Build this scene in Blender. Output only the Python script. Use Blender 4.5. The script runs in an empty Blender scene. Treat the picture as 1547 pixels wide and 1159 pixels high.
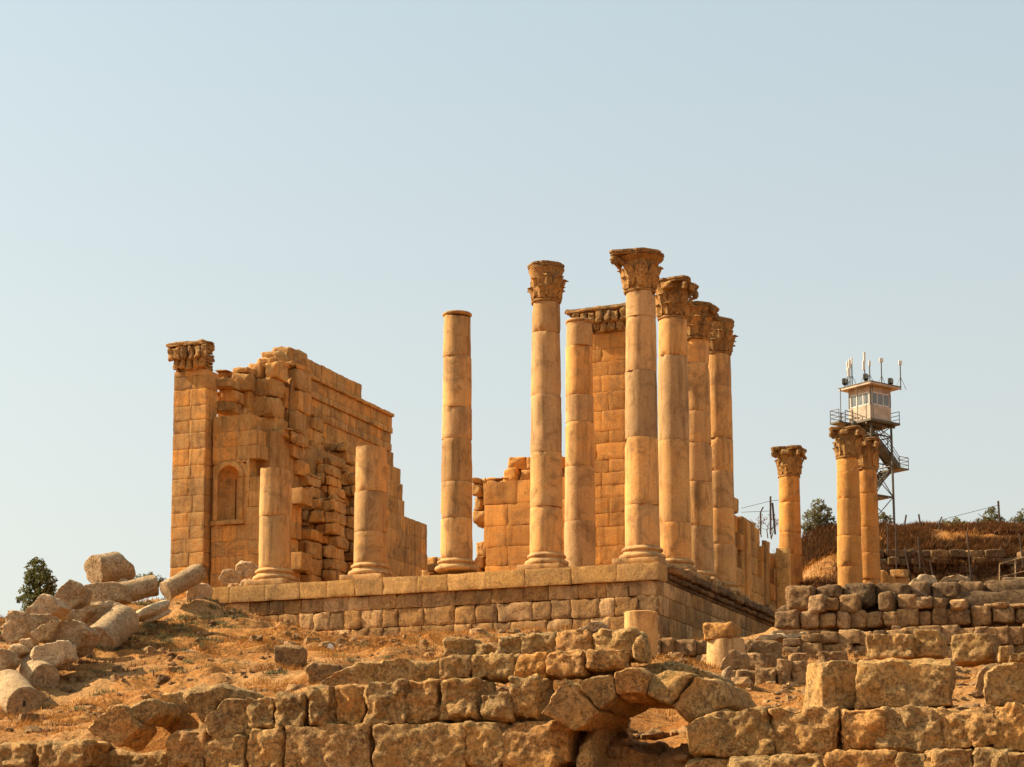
import bpy, bmesh, math, random
import numpy as np
from mathutils import Vector, Matrix

random.seed(7)
R = math.radians
scene = bpy.context.scene
col = scene.collection

# ------------------------------------------------------------------ camera
F, HOR, PITCH = 3000.0, 1296.0, R(7)          # focal length in photo pixels, horizon row, pitch
CX, W, H = 773.5, 1547.0, 1159.0
CY = HOR - F * math.tan(PITCH)
cam_d = bpy.data.cameras.new('camera')
cam = bpy.data.objects.new('camera', cam_d)
col.objects.link(cam)
cam.location = (0, 0, 0)
cam.rotation_euler = (R(90) + PITCH, 0, 0)
cam_d.sensor_width = 36
cam_d.lens = 36 * F / W
cam_d.shift_y = (CY - H / 2) / W
cam_d.clip_start, cam_d.clip_end = 0.5, 6000
scene.camera = cam

# ------------------------------------------------------------------ light
SUN_AZ, SUN_EL = R(77), R(37)                  # sun stands to the left, a little behind the ruins
SKY_STRENGTH, SUN_STRENGTH, EXPOSURE = 0.105, 5.0, 1.14
world = bpy.data.worlds.new('World')
scene.world = world
world.use_nodes = True
wn = world.node_tree.nodes
wl = world.node_tree.links
wn.clear()
w_out = wn.new('ShaderNodeOutputWorld')
w_bg = wn.new('ShaderNodeBackground')
w_sky = wn.new('ShaderNodeTexSky')
w_sky.sky_type = 'NISHITA'
w_sky.sun_disc = False
w_sky.sun_elevation = SUN_EL
w_sky.sun_rotation = -SUN_AZ
w_sky.altitude = 600
w_sky.air_density = 1.0
w_sky.dust_density = 5.5
w_sky.ozone_density = 1.2
w_bg.inputs['Strength'].default_value = SKY_STRENGTH
w_hs = wn.new('ShaderNodeHueSaturation')
w_hs.inputs["Saturation"].default_value = 0.70
w_tint = wn.new('ShaderNodeMix'); w_tint.data_type = 'RGBA'; w_tint.blend_type = 'MULTIPLY'
w_tint.inputs[0].default_value = 1.0
w_tint.inputs[7].default_value = (0.96, 1.02, 0.90, 1)
wl.new(w_sky.outputs[0], w_hs.inputs['Color'])
wl.new(w_hs.outputs[0], w_tint.inputs[6])
w_haze = wn.new('ShaderNodeMix'); w_haze.data_type = 'RGBA'      # an even veil of summer haze over the whole sky
w_haze.inputs[0].default_value = 0.60
w_tc = wn.new('ShaderNodeTexCoord'); w_sep = wn.new('ShaderNodeSeparateXYZ'); w_rmp = wn.new('ShaderNodeValToRGB')
wl.new(w_tc.outputs['Generated'], w_sep.inputs[0]); wl.new(w_sep.outputs['Z'], w_rmp.inputs[0])
w_rmp.color_ramp.elements[0].position = 0.05; w_rmp.color_ramp.elements[0].color = (1.06, 0.97, 0.82, 1)
w_rmp.color_ramp.elements[1].position = 0.45; w_rmp.color_ramp.elements[1].color = (0.72, 0.88, 0.95, 1)
w_mul = wn.new('ShaderNodeVectorMath'); w_mul.operation = 'SCALE'; w_mul.inputs['Scale'].default_value = 3.45
wl.new(w_rmp.outputs[0], w_mul.inputs[0]); wl.new(w_mul.outputs[0], w_haze.inputs[7])
wl.new(w_tint.outputs[2], w_haze.inputs[6])
wl.new(w_haze.outputs[2], w_bg.inputs['Color'])
wl.new(w_bg.outputs[0], w_out.inputs['Surface'])
SUN_DIR = Vector((-math.sin(SUN_AZ) * math.cos(SUN_EL), math.cos(SUN_AZ) * math.cos(SUN_EL), math.sin(SUN_EL)))
sun_d = bpy.data.lights.new('sun', 'SUN')
sun_d.energy = SUN_STRENGTH
sun_d.angle = R(0.6)
sun_d.color = (1.0, 0.84, 0.60)
sun = bpy.data.objects.new('sun', sun_d)
col.objects.link(sun)
sun.rotation_euler = SUN_DIR.to_track_quat('Z', 'Y').to_euler()
sun.location = (-60, 60, 80)
scene.view_settings.view_transform = 'Standard'
scene.view_settings.look = 'None'
scene.view_settings.exposure = EXPOSURE
scene.view_settings.gamma = 1.0

# ------------------------------------------------------------------ frames of reference
def P(px, py, Y):
    """the point at distance Y whose image is photo pixel (px, py)"""
    u, v = (px - CX) / F, (CY - py) / F
    cp, sp = math.cos(PITCH), math.sin(PITCH)
    t = Y / (cp - v * sp)
    return np.array([t * u, Y, t * (sp + v * cp)])

TH = R(22)
E1 = np.array([-math.cos(TH), math.sin(TH), 0])     # along the temple front, to the left
E2 = np.array([math.sin(TH), math.cos(TH), 0])      # along the temple side, away
EZ = np.array([0, 0, 1.0])
Z0 = 13.8                                            # temple floor
O0 = np.array([6.25, 94.0, Z0])
SF, SS = 4.87, 4.5
def L(a, b, h=0.0):
    return O0 + a * E1 + b * E2 + h * EZ
TEMPLE_YAW = math.pi - TH                            # local x = E1 when rotated by this
def a_at(px, b):
    """a of the point on temple line b seen at photo column px (floor height)"""
    u = (px - CX) / F
    cp, sp = math.cos(PITCH), math.sin(PITCH)
    z = Z0 + 3
    # X = u*(Y cp + z sp)
    A = E1[0] - u * E1[1] * cp
    B = u * ((O0[1] + b * E2[1]) * cp + z * sp) - (O0[0] + b * E2[0])
    return B / A
def b_at(px, a):
    u = (px - CX) / F
    cp, sp = math.cos(PITCH), math.sin(PITCH)
    z = Z0 + 3
    A = E2[0] - u * E2[1] * cp
    B = u * ((O0[1] + a * E1[1]) * cp + z * sp) - (O0[0] + a * E1[0])
    return B / A
def h_at(py, a, b):
    p = L(a, b)
    lo, hi = -20.0, 40.0
    for _ in range(50):
        m = (lo + hi) / 2
        z = p[2] + m
        cp, sp = math.cos(PITCH), math.sin(PITCH)
        v = (-p[1] * sp + z * cp) / (p[1] * cp + z * sp)
        if CY - F * v > py: lo = m
        else: hi = m
    return (lo + hi) / 2
def wallY(px, off=0.0):
    """distance of the foreground wall at photo column px"""
    return (50.0 + off) / (1 + 0.30 * (px - CX) / F)
def scale(Y): return F / Y                            # photo pixels per metre (about)

# ------------------------------------------------------------------ noise
def _hash(ix, iy, iz, seed):
    n = (ix.astype(np.int64) * 374761393 + iy.astype(np.int64) * 668265263 + iz.astype(np.int64) * 2147483647 + seed * 974634777) & 0xffffffff
    n = ((n ^ (n >> 13)) * 1274126177) & 0xffffffff
    n = (n ^ (n >> 16)) & 0xffffffff
    return n.astype(np.float64) / 0xffffffff * 2 - 1
def vnoise(p, seed=0):
    i = np.floor(p); f = p - i
    f = f * f * f * (f * (f * 6 - 15) + 10)
    x, y, z = i[:, 0], i[:, 1], i[:, 2]
    r = 0
    for dx in (0, 1):
        wx = f[:, 0] if dx else 1 - f[:, 0]
        for dy in (0, 1):
            wy = f[:, 1] if dy else 1 - f[:, 1]
            for dz in (0, 1):
                wz = f[:, 2] if dz else 1 - f[:, 2]
                r = r + wx * wy * wz * _hash(x + dx, y + dy, z + dz, seed)
    return r
def fbm(p, sc=1.0, octv=3, seed=0):
    p = np.asarray(p, float)
    r, a, tot = 0, 1.0, 0
    for k in range(octv):
        r = r + a * vnoise(p * sc * (2.03 ** k) + 17.3 * k, seed + k); tot += a; a *= 0.5
    return r / tot

# ------------------------------------------------------------------ materials
def mat(name):
    m = bpy.data.materials.new(name); m.use_nodes = True
    nt = m.node_tree
    b = nt.nodes['Principled BSDF']
    return m, nt, b
def ramp(nt, fac, stops):
    r = nt.nodes.new('ShaderNodeValToRGB')
    e = r.color_ramp.elements
    while len(e) < len(stops): e.new(0.5)
    for i, (p, c) in enumerate(stops):
        e[i].position = p
        e[i].color = (c, c, c, 1) if not hasattr(c, '__len__') else (*c, 1)
    nt.links.new(fac, r.inputs[0])
    return r.outputs[0]
def noise(nt, vec, sc, det=6, rough=0.6, dist=0.0):
    n = nt.nodes.new('ShaderNodeTexNoise')
    n.inputs['Scale'].default_value = sc
    n.inputs['Detail'].default_value = det
    n.inputs['Roughness'].default_value = rough
    n.inputs['Distortion'].default_value = dist
    nt.links.new(vec, n.inputs['Vector'])
    return n.outputs['Fac']
def mix(nt, fac, a, b, mode='MIX'):
    n = nt.nodes.new('ShaderNodeMix'); n.data_type = 'RGBA'; n.blend_type = mode
    n.clamp_factor = True
    for i, v in ((0, fac), (6, a), (7, b)):
        if hasattr(v, 'is_linked'): nt.links.new(v, n.inputs[i])
        elif i == 0: n.inputs[0].default_value = v
        else: n.inputs[i].default_value = (*v, 1)
    return n.outputs[2]
def mathn(nt, op, a, b=None):
    n = nt.nodes.new('ShaderNodeMath'); n.operation = op
    for i, v in ((0, a), (1, b)):
        if v is None: continue
        if hasattr(v, 'is_linked'): nt.links.new(v, n.inputs[i])
        else: n.inputs[i].default_value = v
    return n.outputs[0]
def coords(nt):
    tc = nt.nodes.new('ShaderNodeTexCoord')
    oi = nt.nodes.new('ShaderNodeObjectInfo')
    mul = nt.nodes.new('ShaderNodeVectorMath'); mul.operation = 'SCALE'
    cmb = nt.nodes.new('ShaderNodeCombineXYZ')
    for i in range(3): nt.links.new(oi.outputs['Random'], cmb.inputs[i])
    nt.links.new(cmb.outputs[0], mul.inputs[0]); mul.inputs['Scale'].default_value = 61.0
    add = nt.nodes.new('ShaderNodeVectorMath'); add.operation = 'ADD'
    nt.links.new(tc.outputs['Object'], add.inputs[0]); nt.links.new(mul.outputs[0], add.inputs[1])
    return add.outputs[0], oi.outputs['Random']
def stone(name, c1, c2, c3, grey, patina=0.5, pits=0.4, streak=0.0, bump=0.5, pit_scale=7.0, stain=0.45, crust=0.45, grain=0.9):
    """weathered limestone: two stone tones, a third tone per block, grey lichen, pits, rain streaks"""
    m, nt, b = mat(name)
    vec, rnd = coords(nt)
    at = nt.nodes.new('ShaderNodeAttribute'); at.attribute_name = 'tint'
    tint = at.outputs['Fac']
    n1 = noise(nt, vec, 0.45, 5, 0.6, 0.4)
    n2 = noise(nt, vec, 1.9, 8, 0.66, 0.3)
    n3 = noise(nt, vec, 11.0, 6, 0.7)
    n4 = noise(nt, vec, 42.0, 4, 0.7)
    c = mix(nt, ramp(nt, n2, [(0.36, 0.0), (0.64, 1.0)]), c1, c2)
    c = mix(nt, ramp(nt, tint, [(0.55, 0.0), (1.0, 0.8)]), c, c3)
    t2 = mathn(nt, 'FRACT', mathn(nt, 'MULTIPLY', tint, 7.31))
    c = mix(nt, ramp(nt, t2, [(0.45, 0.0), (1.0, crust)]), c, (grey[0] * 1.25, grey[1] * 1.25, grey[2] * 1.25))
    # grey patina in blotches
    pm = mathn(nt, 'ADD', mathn(nt, 'MULTIPLY', n1, 0.55), mathn(nt, 'MULTIPLY', n3, 0.45))
    c = mix(nt, mathn(nt, 'MULTIPLY', ramp(nt, pm, [(0.47, 0.0), (0.62, 1.0)]), patina), c, grey)
    if streak > 0:
        mp = nt.nodes.new('ShaderNodeMapping'); mp.inputs['Scale'].default_value = (1.6, 1.6, 0.16)
        nt.links.new(vec, mp.inputs['Vector'])
        ns = noise(nt, mp.outputs[0], 1.5, 6, 0.65)
        c = mix(nt, mathn(nt, 'MULTIPLY', ramp(nt, ns, [(0.5, 0.0), (0.68, 1.0)]), streak), c, (grey[0] * 0.55, grey[1] * 0.5, grey[2] * 0.45))
    # brown weather stains with soft uneven borders
    n5 = noise(nt, vec, 0.8, 9, 0.7, 0.8)
    c = mix(nt, mathn(nt, 'MULTIPLY', ramp(nt, n5, [(0.51, 0.0), (0.63, 1.0)]), stain), c, (0.21, 0.115, 0.05))
    # mottling, fine grain and dark pits
    c = mix(nt, grain, c, ramp(nt, n3, [(0.34, 0.5), (0.52, 1.0), (0.68, 1.35)]), 'MULTIPLY')
    c = mix(nt, grain * 0.65, c, ramp(nt, n4, [(0.3, 0.7), (0.7, 1.25)]), 'MULTIPLY')
    pn = mathn(nt, 'ADD', mathn(nt, 'MULTIPLY', noise(nt, vec, pit_scale, 10, 0.8), 0.6), mathn(nt, 'MULTIPLY', noise(nt, vec, pit_scale * 3.3, 6, 0.75), 0.4))
    pmask = ramp(nt, pn, [(0.505, 0.0), (0.56, 1.0)])
    pmask = mathn(nt, 'MULTIPLY', pmask, ramp(nt, n2, [(0.38, 0.2), (0.58, 1.0)]))
    c = mix(nt, mathn(nt, 'MULTIPLY', pmask, pits), c, (0.095, 0.055, 0.028))
    v = mathn(nt, 'ADD', mathn(nt, 'MULTIPLY', tint, 0.50), 0.76)
    cc = nt.nodes.new('ShaderNodeCombineColor')
    for i in range(3): nt.links.new(v, cc.inputs[i])
    c = mix(nt, 1.0, c, cc.outputs[0], 'MULTIPLY')
    nt.links.new(c, b.inputs['Base Color'])
    b.inputs['Roughness'].default_value = 0.92
    b.inputs['Specular IOR Level'].default_value = 0.12
    hgt = mathn(nt, 'ADD', mathn(nt, 'MULTIPLY', n2, 0.45), mathn(nt, 'ADD', mathn(nt, 'MULTIPLY', n3, 0.75), mathn(nt, 'MULTIPLY', n4, 0.30)))
    hgt = mathn(nt, 'SUBTRACT', hgt, mathn(nt, 'MULTIPLY', pmask, 0.35))
    bp = nt.nodes.new('ShaderNodeBump')
    bp.inputs['Strength'].default_value = bump; bp.inputs['Distance'].default_value = 0.16
    nt.links.new(hgt, bp.inputs['Height'])
    nt.links.new(bp.outputs[0], b.inputs['Normal'])
    return m
def plain(name, c, rough=0.7, metal=0.0, var=0.25, sc=3.0, bump=0.1):
    m, nt, b = mat(name)
    vec, rnd = coords(nt)
    n = noise(nt, vec, sc, 6, 0.65)
    nt.links.new(mix(nt, 1.0, c, ramp(nt, n, [(0.3, 1 - var), (0.7, 1 + var)]), 'MULTIPLY'), b.inputs['Base Color'])
    b.inputs['Roughness'].default_value = rough; b.inputs['Metallic'].default_value = metal
    b.inputs['Specular IOR Level'].default_value = 0.2
    bp = nt.nodes.new('ShaderNodeBump'); bp.inputs['Strength'].default_value = bump; bp.inputs['Distance'].default_value = 0.02
    nt.links.new(n, bp.inputs['Height']); nt.links.new(bp.outputs[0], b.inputs['Normal'])
    return m
def leafy(name, c1, c2, trans=0.25):
    m, nt, b = mat(name)
    at = nt.nodes.new('ShaderNodeAttribute'); at.attribute_name = 'tint'
    c = ramp(nt, at.outputs['Fac'], [(0.0, c1), (1.0, c2)])
    nt.links.new(c, b.inputs['Base Color'])
    b.inputs['Roughness'].default_value = 0.8
    b.inputs['Specular IOR Level'].default_value = 0.1
    tr = nt.nodes.new('ShaderNodeBsdfTranslucent'); nt.links.new(c, tr.inputs['Color'])
    mx = nt.nodes.new('ShaderNodeMixShader'); mx.inputs[0].default_value = trans
    out = nt.nodes['Material Output']
    nt.links.new(b.outputs[0], mx.inputs[1]); nt.links.new(tr.outputs[0], mx.inputs[2]); nt.links.new(mx.outputs[0], out.inputs['Surface'])
    return m
M = {}
GREY = (0.24, 0.175, 0.105)
M['column'] = stone('column_limestone', (0.64, 0.325, 0.105), (0.66, 0.375, 0.145), (0.62, 0.265, 0.06), (0.34, 0.215, 0.105), 0.55, 0.18, 0.75, 0.3, 4.0, 0.6, 0.8, 0.45)
M['capital'] = stone('capital_limestone', (0.60, 0.29, 0.08), (0.60, 0.32, 0.105), (0.50, 0.23, 0.055), (0.24, 0.16, 0.08), 0.6, 0.5, 0.5, 0.8, 7.0, 0.55)
M['ashlar'] = stone('ashlar_limestone', (0.60, 0.265, 0.06), (0.68, 0.385, 0.135), (0.58, 0.225, 0.035), (0.30, 0.175, 0.075), 0.5, 0.3, 0.65, 0.45, 5.0, 0.6, 0.35, 0.6)
M['podium'] = stone('podium_limestone', (0.60, 0.315, 0.105), (0.57, 0.275, 0.08), (0.68, 0.41, 0.18), (0.23, 0.15, 0.08), 0.65, 0.5, 0.6, 0.65, 7.0, 0.75)
M['ledge'] = stone('ledge_limestone', (0.66, 0.36, 0.11), (0.63, 0.315, 0.085), (0.66, 0.38, 0.14), (0.38, 0.23, 0.10), 0.4, 0.3, 0.35, 0.4, 7.0, 0.45)
M['orange'] = stone('orange_limestone', (0.64, 0.265, 0.055), (0.66, 0.32, 0.09), (0.66, 0.29, 0.065), (0.38, 0.18, 0.06), 0.4, 0.2, 0.5, 0.35, 4.0, 0.5, 0.3, 0.5)
M['field'] = stone('field_stone', (0.69, 0.37, 0.115), (0.73, 0.45, 0.175), (0.66, 0.28, 0.06), (0.34, 0.225, 0.115), 0.5, 0.6, 0.2, 1.0, 8.0, 0.4, 0.22)
M['pale'] = stone('pale_rubble', (0.72, 0.49, 0.27), (0.68, 0.42, 0.20), (0.74, 0.53, 0.31), (0.27, 0.185, 0.10), 0.42, 0.4, 0.0, 0.85, 7.0, 0.35, 0.2)
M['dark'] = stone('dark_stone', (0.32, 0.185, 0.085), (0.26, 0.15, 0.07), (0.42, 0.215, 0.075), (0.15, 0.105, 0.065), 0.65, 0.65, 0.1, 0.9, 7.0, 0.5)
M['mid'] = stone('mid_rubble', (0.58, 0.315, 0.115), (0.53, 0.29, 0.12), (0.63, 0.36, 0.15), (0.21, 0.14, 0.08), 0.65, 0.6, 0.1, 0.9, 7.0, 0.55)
M['metal'] = plain('painted_steel', (0.10, 0.085, 0.06), 0.55, 0.3)
M['rust'] = plain('rusty_iron', (0.07, 0.045, 0.03), 0.8, 0.1)
M['paint'] = plain('beige_panel_paint', (0.40, 0.305, 0.215), 0.6, 0, 0.45, 1.4)
M['white'] = plain('white_plastic', (0.66, 0.62, 0.54), 0.5, 0, 0.06)
M['black'] = plain('black_housing', (0.03, 0.028, 0.025), 0.5, 0, 0.2)
M['lens'] = plain('dull_lens', (0.16, 0.15, 0.11), 0.25, 0, 0.1)
M['glass'] = plain('grey_glass', (0.13, 0.135, 0.12), 0.12, 0, 0.25, 1.2, 0.02); M['glass'].node_tree.nodes['Principled BSDF'].inputs['Specular IOR Level'].default_value = 0.6
M['bark'] = plain('bark', (0.12, 0.085, 0.055), 0.95, 0, 0.35, 6.0, 0.6)
M['leaf_dark'] = leafy('dark_foliage', (0.045, 0.055, 0.018), (0.20, 0.19, 0.065))
M['leaf_olive'] = leafy('olive_foliage', (0.07, 0.068, 0.028), (0.26, 0.225, 0.10))
M['dry'] = leafy('dry_grass', (0.17, 0.065, 0.016), (0.56, 0.26, 0.058), 0.3)
M['brush'] = leafy('dry_brush', (0.06, 0.033, 0.015), (0.26, 0.105, 0.034), 0.2)
# ground
def ground_material():
    m, nt, b = mat('dry_hillside')
    vec, rnd = coords(nt)
    n1 = noise(nt, vec, 0.16, 6, 0.6, 0.5)
    n2 = noise(nt, vec, 0.9, 8, 0.68, 0.6)
    n3 = noise(nt, vec, 5.0, 8, 0.72)
    n4 = noise(nt, vec, 22.0, 5, 0.7)
    c = mix(nt, ramp(nt, n2, [(0.40, 0.0), (0.58, 1.0)]), (0.37, 0.14, 0.03), (0.47, 0.215, 0.06))
    c = mix(nt, ramp(nt, n1, [(0.48, 0.0), (0.62, 0.8)]), c, (0.50, 0.265, 0.10))
    c = mix(nt, ramp(nt, n3, [(0.50, 0.0), (0.64, 0.85)]), c, (0.16, 0.08, 0.032))
    c = mix(nt, 0.8, c, ramp(nt, n4, [(0.3, 0.5), (0.7, 1.4)]), 'MULTIPLY')
    nt.links.new(c, b.inputs['Base Color'])
    b.inputs['Roughness'].default_value = 0.95; b.inputs['Specular IOR Level'].default_value = 0.08
    bp = nt.nodes.new('ShaderNodeBump'); bp.inputs['Strength'].default_value = 1.0; bp.inputs['Distance'].default_value = 0.35
    nt.links.new(mathn(nt, 'ADD', mathn(nt, 'MULTIPLY', n3, 0.5), n2), bp.inputs['Height'])
    nt.links.new(bp.outputs[0], b.inputs['Normal'])
    return m
M['ground'] = ground_material()

# ------------------------------------------------------------------ objects
def tag(o, label=None, cat=None, group=None, kind=None):
    if label: o['label'] = label
    if cat: o['category'] = cat
    if group: o['group'] = group
    if kind: o['kind'] = kind
    return o
def thing(name, label, cat, loc, group=None, yaw=0.0):
    o = bpy.data.objects.new(name, None); col.objects.link(o)
    o.empty_display_size = 0.3
    o.location = tuple(loc); o.rotation_euler = (0, 0, yaw)
    return tag(o, label, cat, group)
class MB:
    """collects shapes and links them as ONE mesh object"""
    def __init__(s): s.v, s.f, s.t, s.n = [], [], [], 0
    def add(s, v, f, tint=0.4):
        v = np.asarray(v, float)
        s.v.append(v); s.f += [tuple(int(i) + s.n for i in q) for q in f]
        s.t.append(np.full(len(v), tint) if np.isscalar(tint) else np.asarray(tint)); s.n += len(v)
    def build(s, name, m, parent=None, origin=None, smooth=True, sharp=True):
        v = np.concatenate(s.v)
        base = np.zeros(3)
        if parent is not None:
            base = np.array(parent.matrix_basis.translation)
            pp = parent.parent
            while pp is not None:
                base = base + np.array(pp.matrix_basis.translation); pp = pp.parent
        if origin is None: origin = base if parent is None else None
        org = np.asarray(origin, float) if origin is not None else v.mean(0)
        me = bpy.data.meshes.new(name)
        me.from_pydata((v - org).tolist(), [], s.f)
        me.update()
        a = me.attributes.new('tint', 'FLOAT', 'POINT'); a.data.foreach_set('value', np.concatenate(s.t).astype(np.float32))
        if smooth: me.polygons.foreach_set('use_smooth', [True] * len(me.polygons))
        if smooth and sharp: me.set_sharp_from_angle(angle=R(38))
        me.materials.append(m)
        o = bpy.data.objects.new(name, me); col.objects.link(o)
        if parent is not None:
            o.parent = parent; o.location = tuple(org - base)
        else: o.location = tuple(org)
        return o
    def center(s): return np.concatenate(s.v).mean(0)
    def foot(s):
        v = np.concatenate(s.v); c = v.mean(0); return np.array([c[0], c[1], v[:, 2].min()])

_grid = {}
def cube_grid(nx, ny, nz):
    k = (nx, ny, nz)
    if k in _grid: return _grid[k]
    idx, vs, fs = {}, [], []
    def vid(i, j, l):
        q = (i, j, l)
        if q not in idx: idx[q] = len(vs); vs.append((2 * i / nx - 1, 2 * j / ny - 1, 2 * l / nz - 1))
        return idx[q]
    for i in range(nx):
        for j in range(ny):
            for l, fl in ((0, 1), (nz, 0)):
                q = [vid(i, j, l), vid(i + 1, j, l), vid(i + 1, j + 1, l), vid(i, j + 1, l)]
                fs.append(q[::-1] if fl else q)
    for i in range(nx):
        for l in range(nz):
            for j, fl in ((0, 0), (ny, 1)):
                q = [vid(i, j, l), vid(i + 1, j, l), vid(i + 1, j, l + 1), vid(i, j, l + 1)]
                fs.append(q[::-1] if fl else q)
    for j in range(ny):
        for l in range(nz):
            for i, fl in ((0, 1), (nx, 0)):
                q = [vid(i, j, l), vid(i, j + 1, l), vid(i, j + 1, l + 1), vid(i, j, l + 1)]
                fs.append(q[::-1] if fl else q)
    _grid[k] = (np.array(vs), fs)
    return _grid[k]
AXT = np.stack([-E1, E2, EZ])         # rows: temple axes (x = to the right along the front, y = away)
AXW = np.eye(3)
def rotz(a): return np.array([[math.cos(a), math.sin(a), 0], [-math.sin(a), math.cos(a), 0], [0, 0, 1.0]])
def rot_axes(yaw=0, pitch=0, roll=0):
    m = Matrix.Rotation(yaw, 3, 'Z') @ Matrix.Rotation(pitch, 3, 'X') @ Matrix.Rotation(roll, 3, 'Y')
    return np.array(m).T
_seed = [0]
def fracture(q, half, rs, n, lo=0.74, hi=0.97):
    """break off corners and edges along random planes"""
    for _ in range(n):
        d = rs.choice([-1, 1], 3) * rs.uniform(0.25, 1.0, 3)
        if rs.uniform() < .5: d[rs.integers(3)] *= 0.12
        d = d / half ** .6; d /= np.linalg.norm(d)
        lim = (np.abs(d) * half).sum() * rs.uniform(lo, hi)
        ex = q @ d + fbm(q + 7.0, 2.5, 2, 4) * .06 * half.mean() - lim
        q = q - d * np.maximum(0, ex)[:, None]
    return q
def rock(mb, c, half, axes=AXW, rnd=0.12, rough=0.03, res=0.25, tint=None, jit=0.04, seed=None, chip=0.0, frac=None):
    """a worn block: rounded, slightly askew box with an eroded surface"""
    _seed[0] += 1
    seed = _seed[0] if seed is None else seed
    rs = np.random.default_rng(seed)
    half = np.asarray(half, float)
    n = [int(max(4, min(30 if res < .07 else 18, round(2 * h / res) + 2))) for h in half]
    g, f = cube_grid(*n)
    r = min(rnd, 0.9 * half.min())
    # outer grid lines stand one rounding radius from the edges, so faces stay flat and edges crisp
    p = np.empty_like(g)
    for k in range(3):
        inn = 1 - min(0.6, max(r, 0.02) / half[k])
        gi = np.round((g[:, k] + 1) / 2 * n[k])
        p[:, k] = np.where(gi == 0, -1, np.where(gi == n[k], 1, -inn + 2 * inn * (gi - 1) / (n[k] - 2)))
    q = p * half
    inner = np.clip(q, -(half - r), half - r)
    d = q - inner
    ln = np.linalg.norm(d, axis=1, keepdims=True)
    nn = np.where(ln > 1e-6, d / np.maximum(ln, 1e-6), 0)
    q = np.where(ln > 1e-6, inner + nn * np.minimum(ln, r) , q)
    cj = rs.uniform(-1, 1, (2, 2, 2, 3)) * jit * half
    w = (p + 1) / 2
    for i in (0, 1):
        for j in (0, 1):
            for k in (0, 1):
                ww = (w[:, 0] if i else 1 - w[:, 0]) * (w[:, 1] if j else 1 - w[:, 1]) * (w[:, 2] if k else 1 - w[:, 2])
                q = q + ww[:, None] * cj[i, j, k]
    nf = (8 if rough >= .05 else 1 if chip > .03 else 0) if frac is None else frac
    if nf: q = fracture(q, half, rs, nf, *((.78, .99) if rough >= .05 else (.9, 1.0)))
    nrm = np.sign(p) * np.abs(p) ** 5
    nrm /= np.maximum(np.linalg.norm(nrm, axis=1, keepdims=True), 1e-6)
    sd = rs.uniform(0, 100, 3)
    disp = fbm(q + sd, 1.0 / max(0.35, half.mean()), 2, 3) * rough * 0.8 + fbm(q + sd, 3.4, 4, 5) * rough * 1.2
    if rough >= .05: disp = disp - rough * 2.2 * np.maximum(0, .16 - np.abs(fbm(q + sd, 1.6, 3, 21)))      # cracks and flaked seams
    if chip > 0:
        e = (np.sort(np.abs(p), axis=1)[:, 1])        # near an edge
        disp = disp - chip * np.clip(e - 0.55, 0, 1) * np.maximum(0, fbm(q + sd, 2.2, 2, 9) + 0.15) * 2
    q = q + nrm * disp[:, None]
    mb.add(np.asarray(c) + q @ axes, f, rs.uniform(0, 1) if tint is None else tint)
def remesh_poly(mb, pts, depth, voxel=0.07, smooth=2, rough=0.05, tint=None, seed=None, back=1.0):
    """a worn stone whose front has the outline pts (world points); depth is its thickness (vector)"""
    _seed[0] += 1
    seed = _seed[0] if seed is None else seed
    rs = np.random.default_rng(seed)
    n = len(pts)
    pts = np.asarray(pts, float)
    c = pts.mean(0)
    bpts = c + (pts - c) * back + depth
    v = np.concatenate([pts, bpts])
    me = bpy.data.meshes.new('tmp')
    fs = [list(range(n)), list(range(2 * n - 1, n - 1, -1))] + [[i, i + n, (i + 1) % n + n, (i + 1) % n] for i in range(n)]
    me.from_pydata((v - c).tolist(), [], fs)
    bm = bmesh.new(); bm.from_mesh(me); bmesh.ops.recalc_face_normals(bm, faces=bm.faces[:]); bm.to_mesh(me); bm.free()
    o = bpy.data.objects.new('tmp', me); col.objects.link(o)
    md = o.modifiers.new('r', 'REMESH'); md.mode = 'VOXEL'; md.voxel_size = voxel
    dg = bpy.context.evaluated_depsgraph_get(); dg.update()
    m2 = bpy.data.meshes.new_from_object(o.evaluated_get(dg))
    bpy.data.objects.remove(o); bpy.data.meshes.remove(me)
    bm = bmesh.new(); bm.from_mesh(m2)
    for _ in range(min(2, smooth)): bmesh.ops.smooth_vert(bm, verts=bm.verts[:], factor=0.5, use_axis_x=True, use_axis_y=True, use_axis_z=True)
    bm.normal_update()
    q = np.array([x.co for x in bm.verts]); nr = np.array([x.normal for x in bm.verts])
    f = [[x.index for x in fc.verts] for fc in bm.faces]
    bm.free(); bpy.data.meshes.remove(m2)
    ext = (q.max(0) - q.min(0)) / 2; mid = (q.max(0) + q.min(0)) / 2
    q = fracture(q - mid, ext, rs, 7, .70, .97) + mid
    sd = rs.uniform(0, 100, 3)
    disp = fbm(q + sd, 0.9, 2, 3) * rough * 1.3 + fbm(q + sd, 3.0, 4, 5) * rough * 1.25
    q = q + nr * disp[:, None]
    mb.add(q + c, f, rs.uniform(0, 1) if tint is None else tint)
def px_poly(pxs, Y): return [P(x, y, Y) for x, y in pxs]
def px_block(mb, x0, y0, x1, y1, Y, depth, axes=AXT, **k):
    """a block whose front face fills the photo rectangle at distance Y"""
    a, b = P(x0, y1, Y), P(x1, y0, Y)
    c = (a + b) / 2
    w, h = (b[0] - a[0]) / 2, (b[2] - a[2]) / 2
    c = c + np.array([0, depth / 2, 0])
    rock(mb, c, (w, depth / 2, h), axes, **k)
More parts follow.
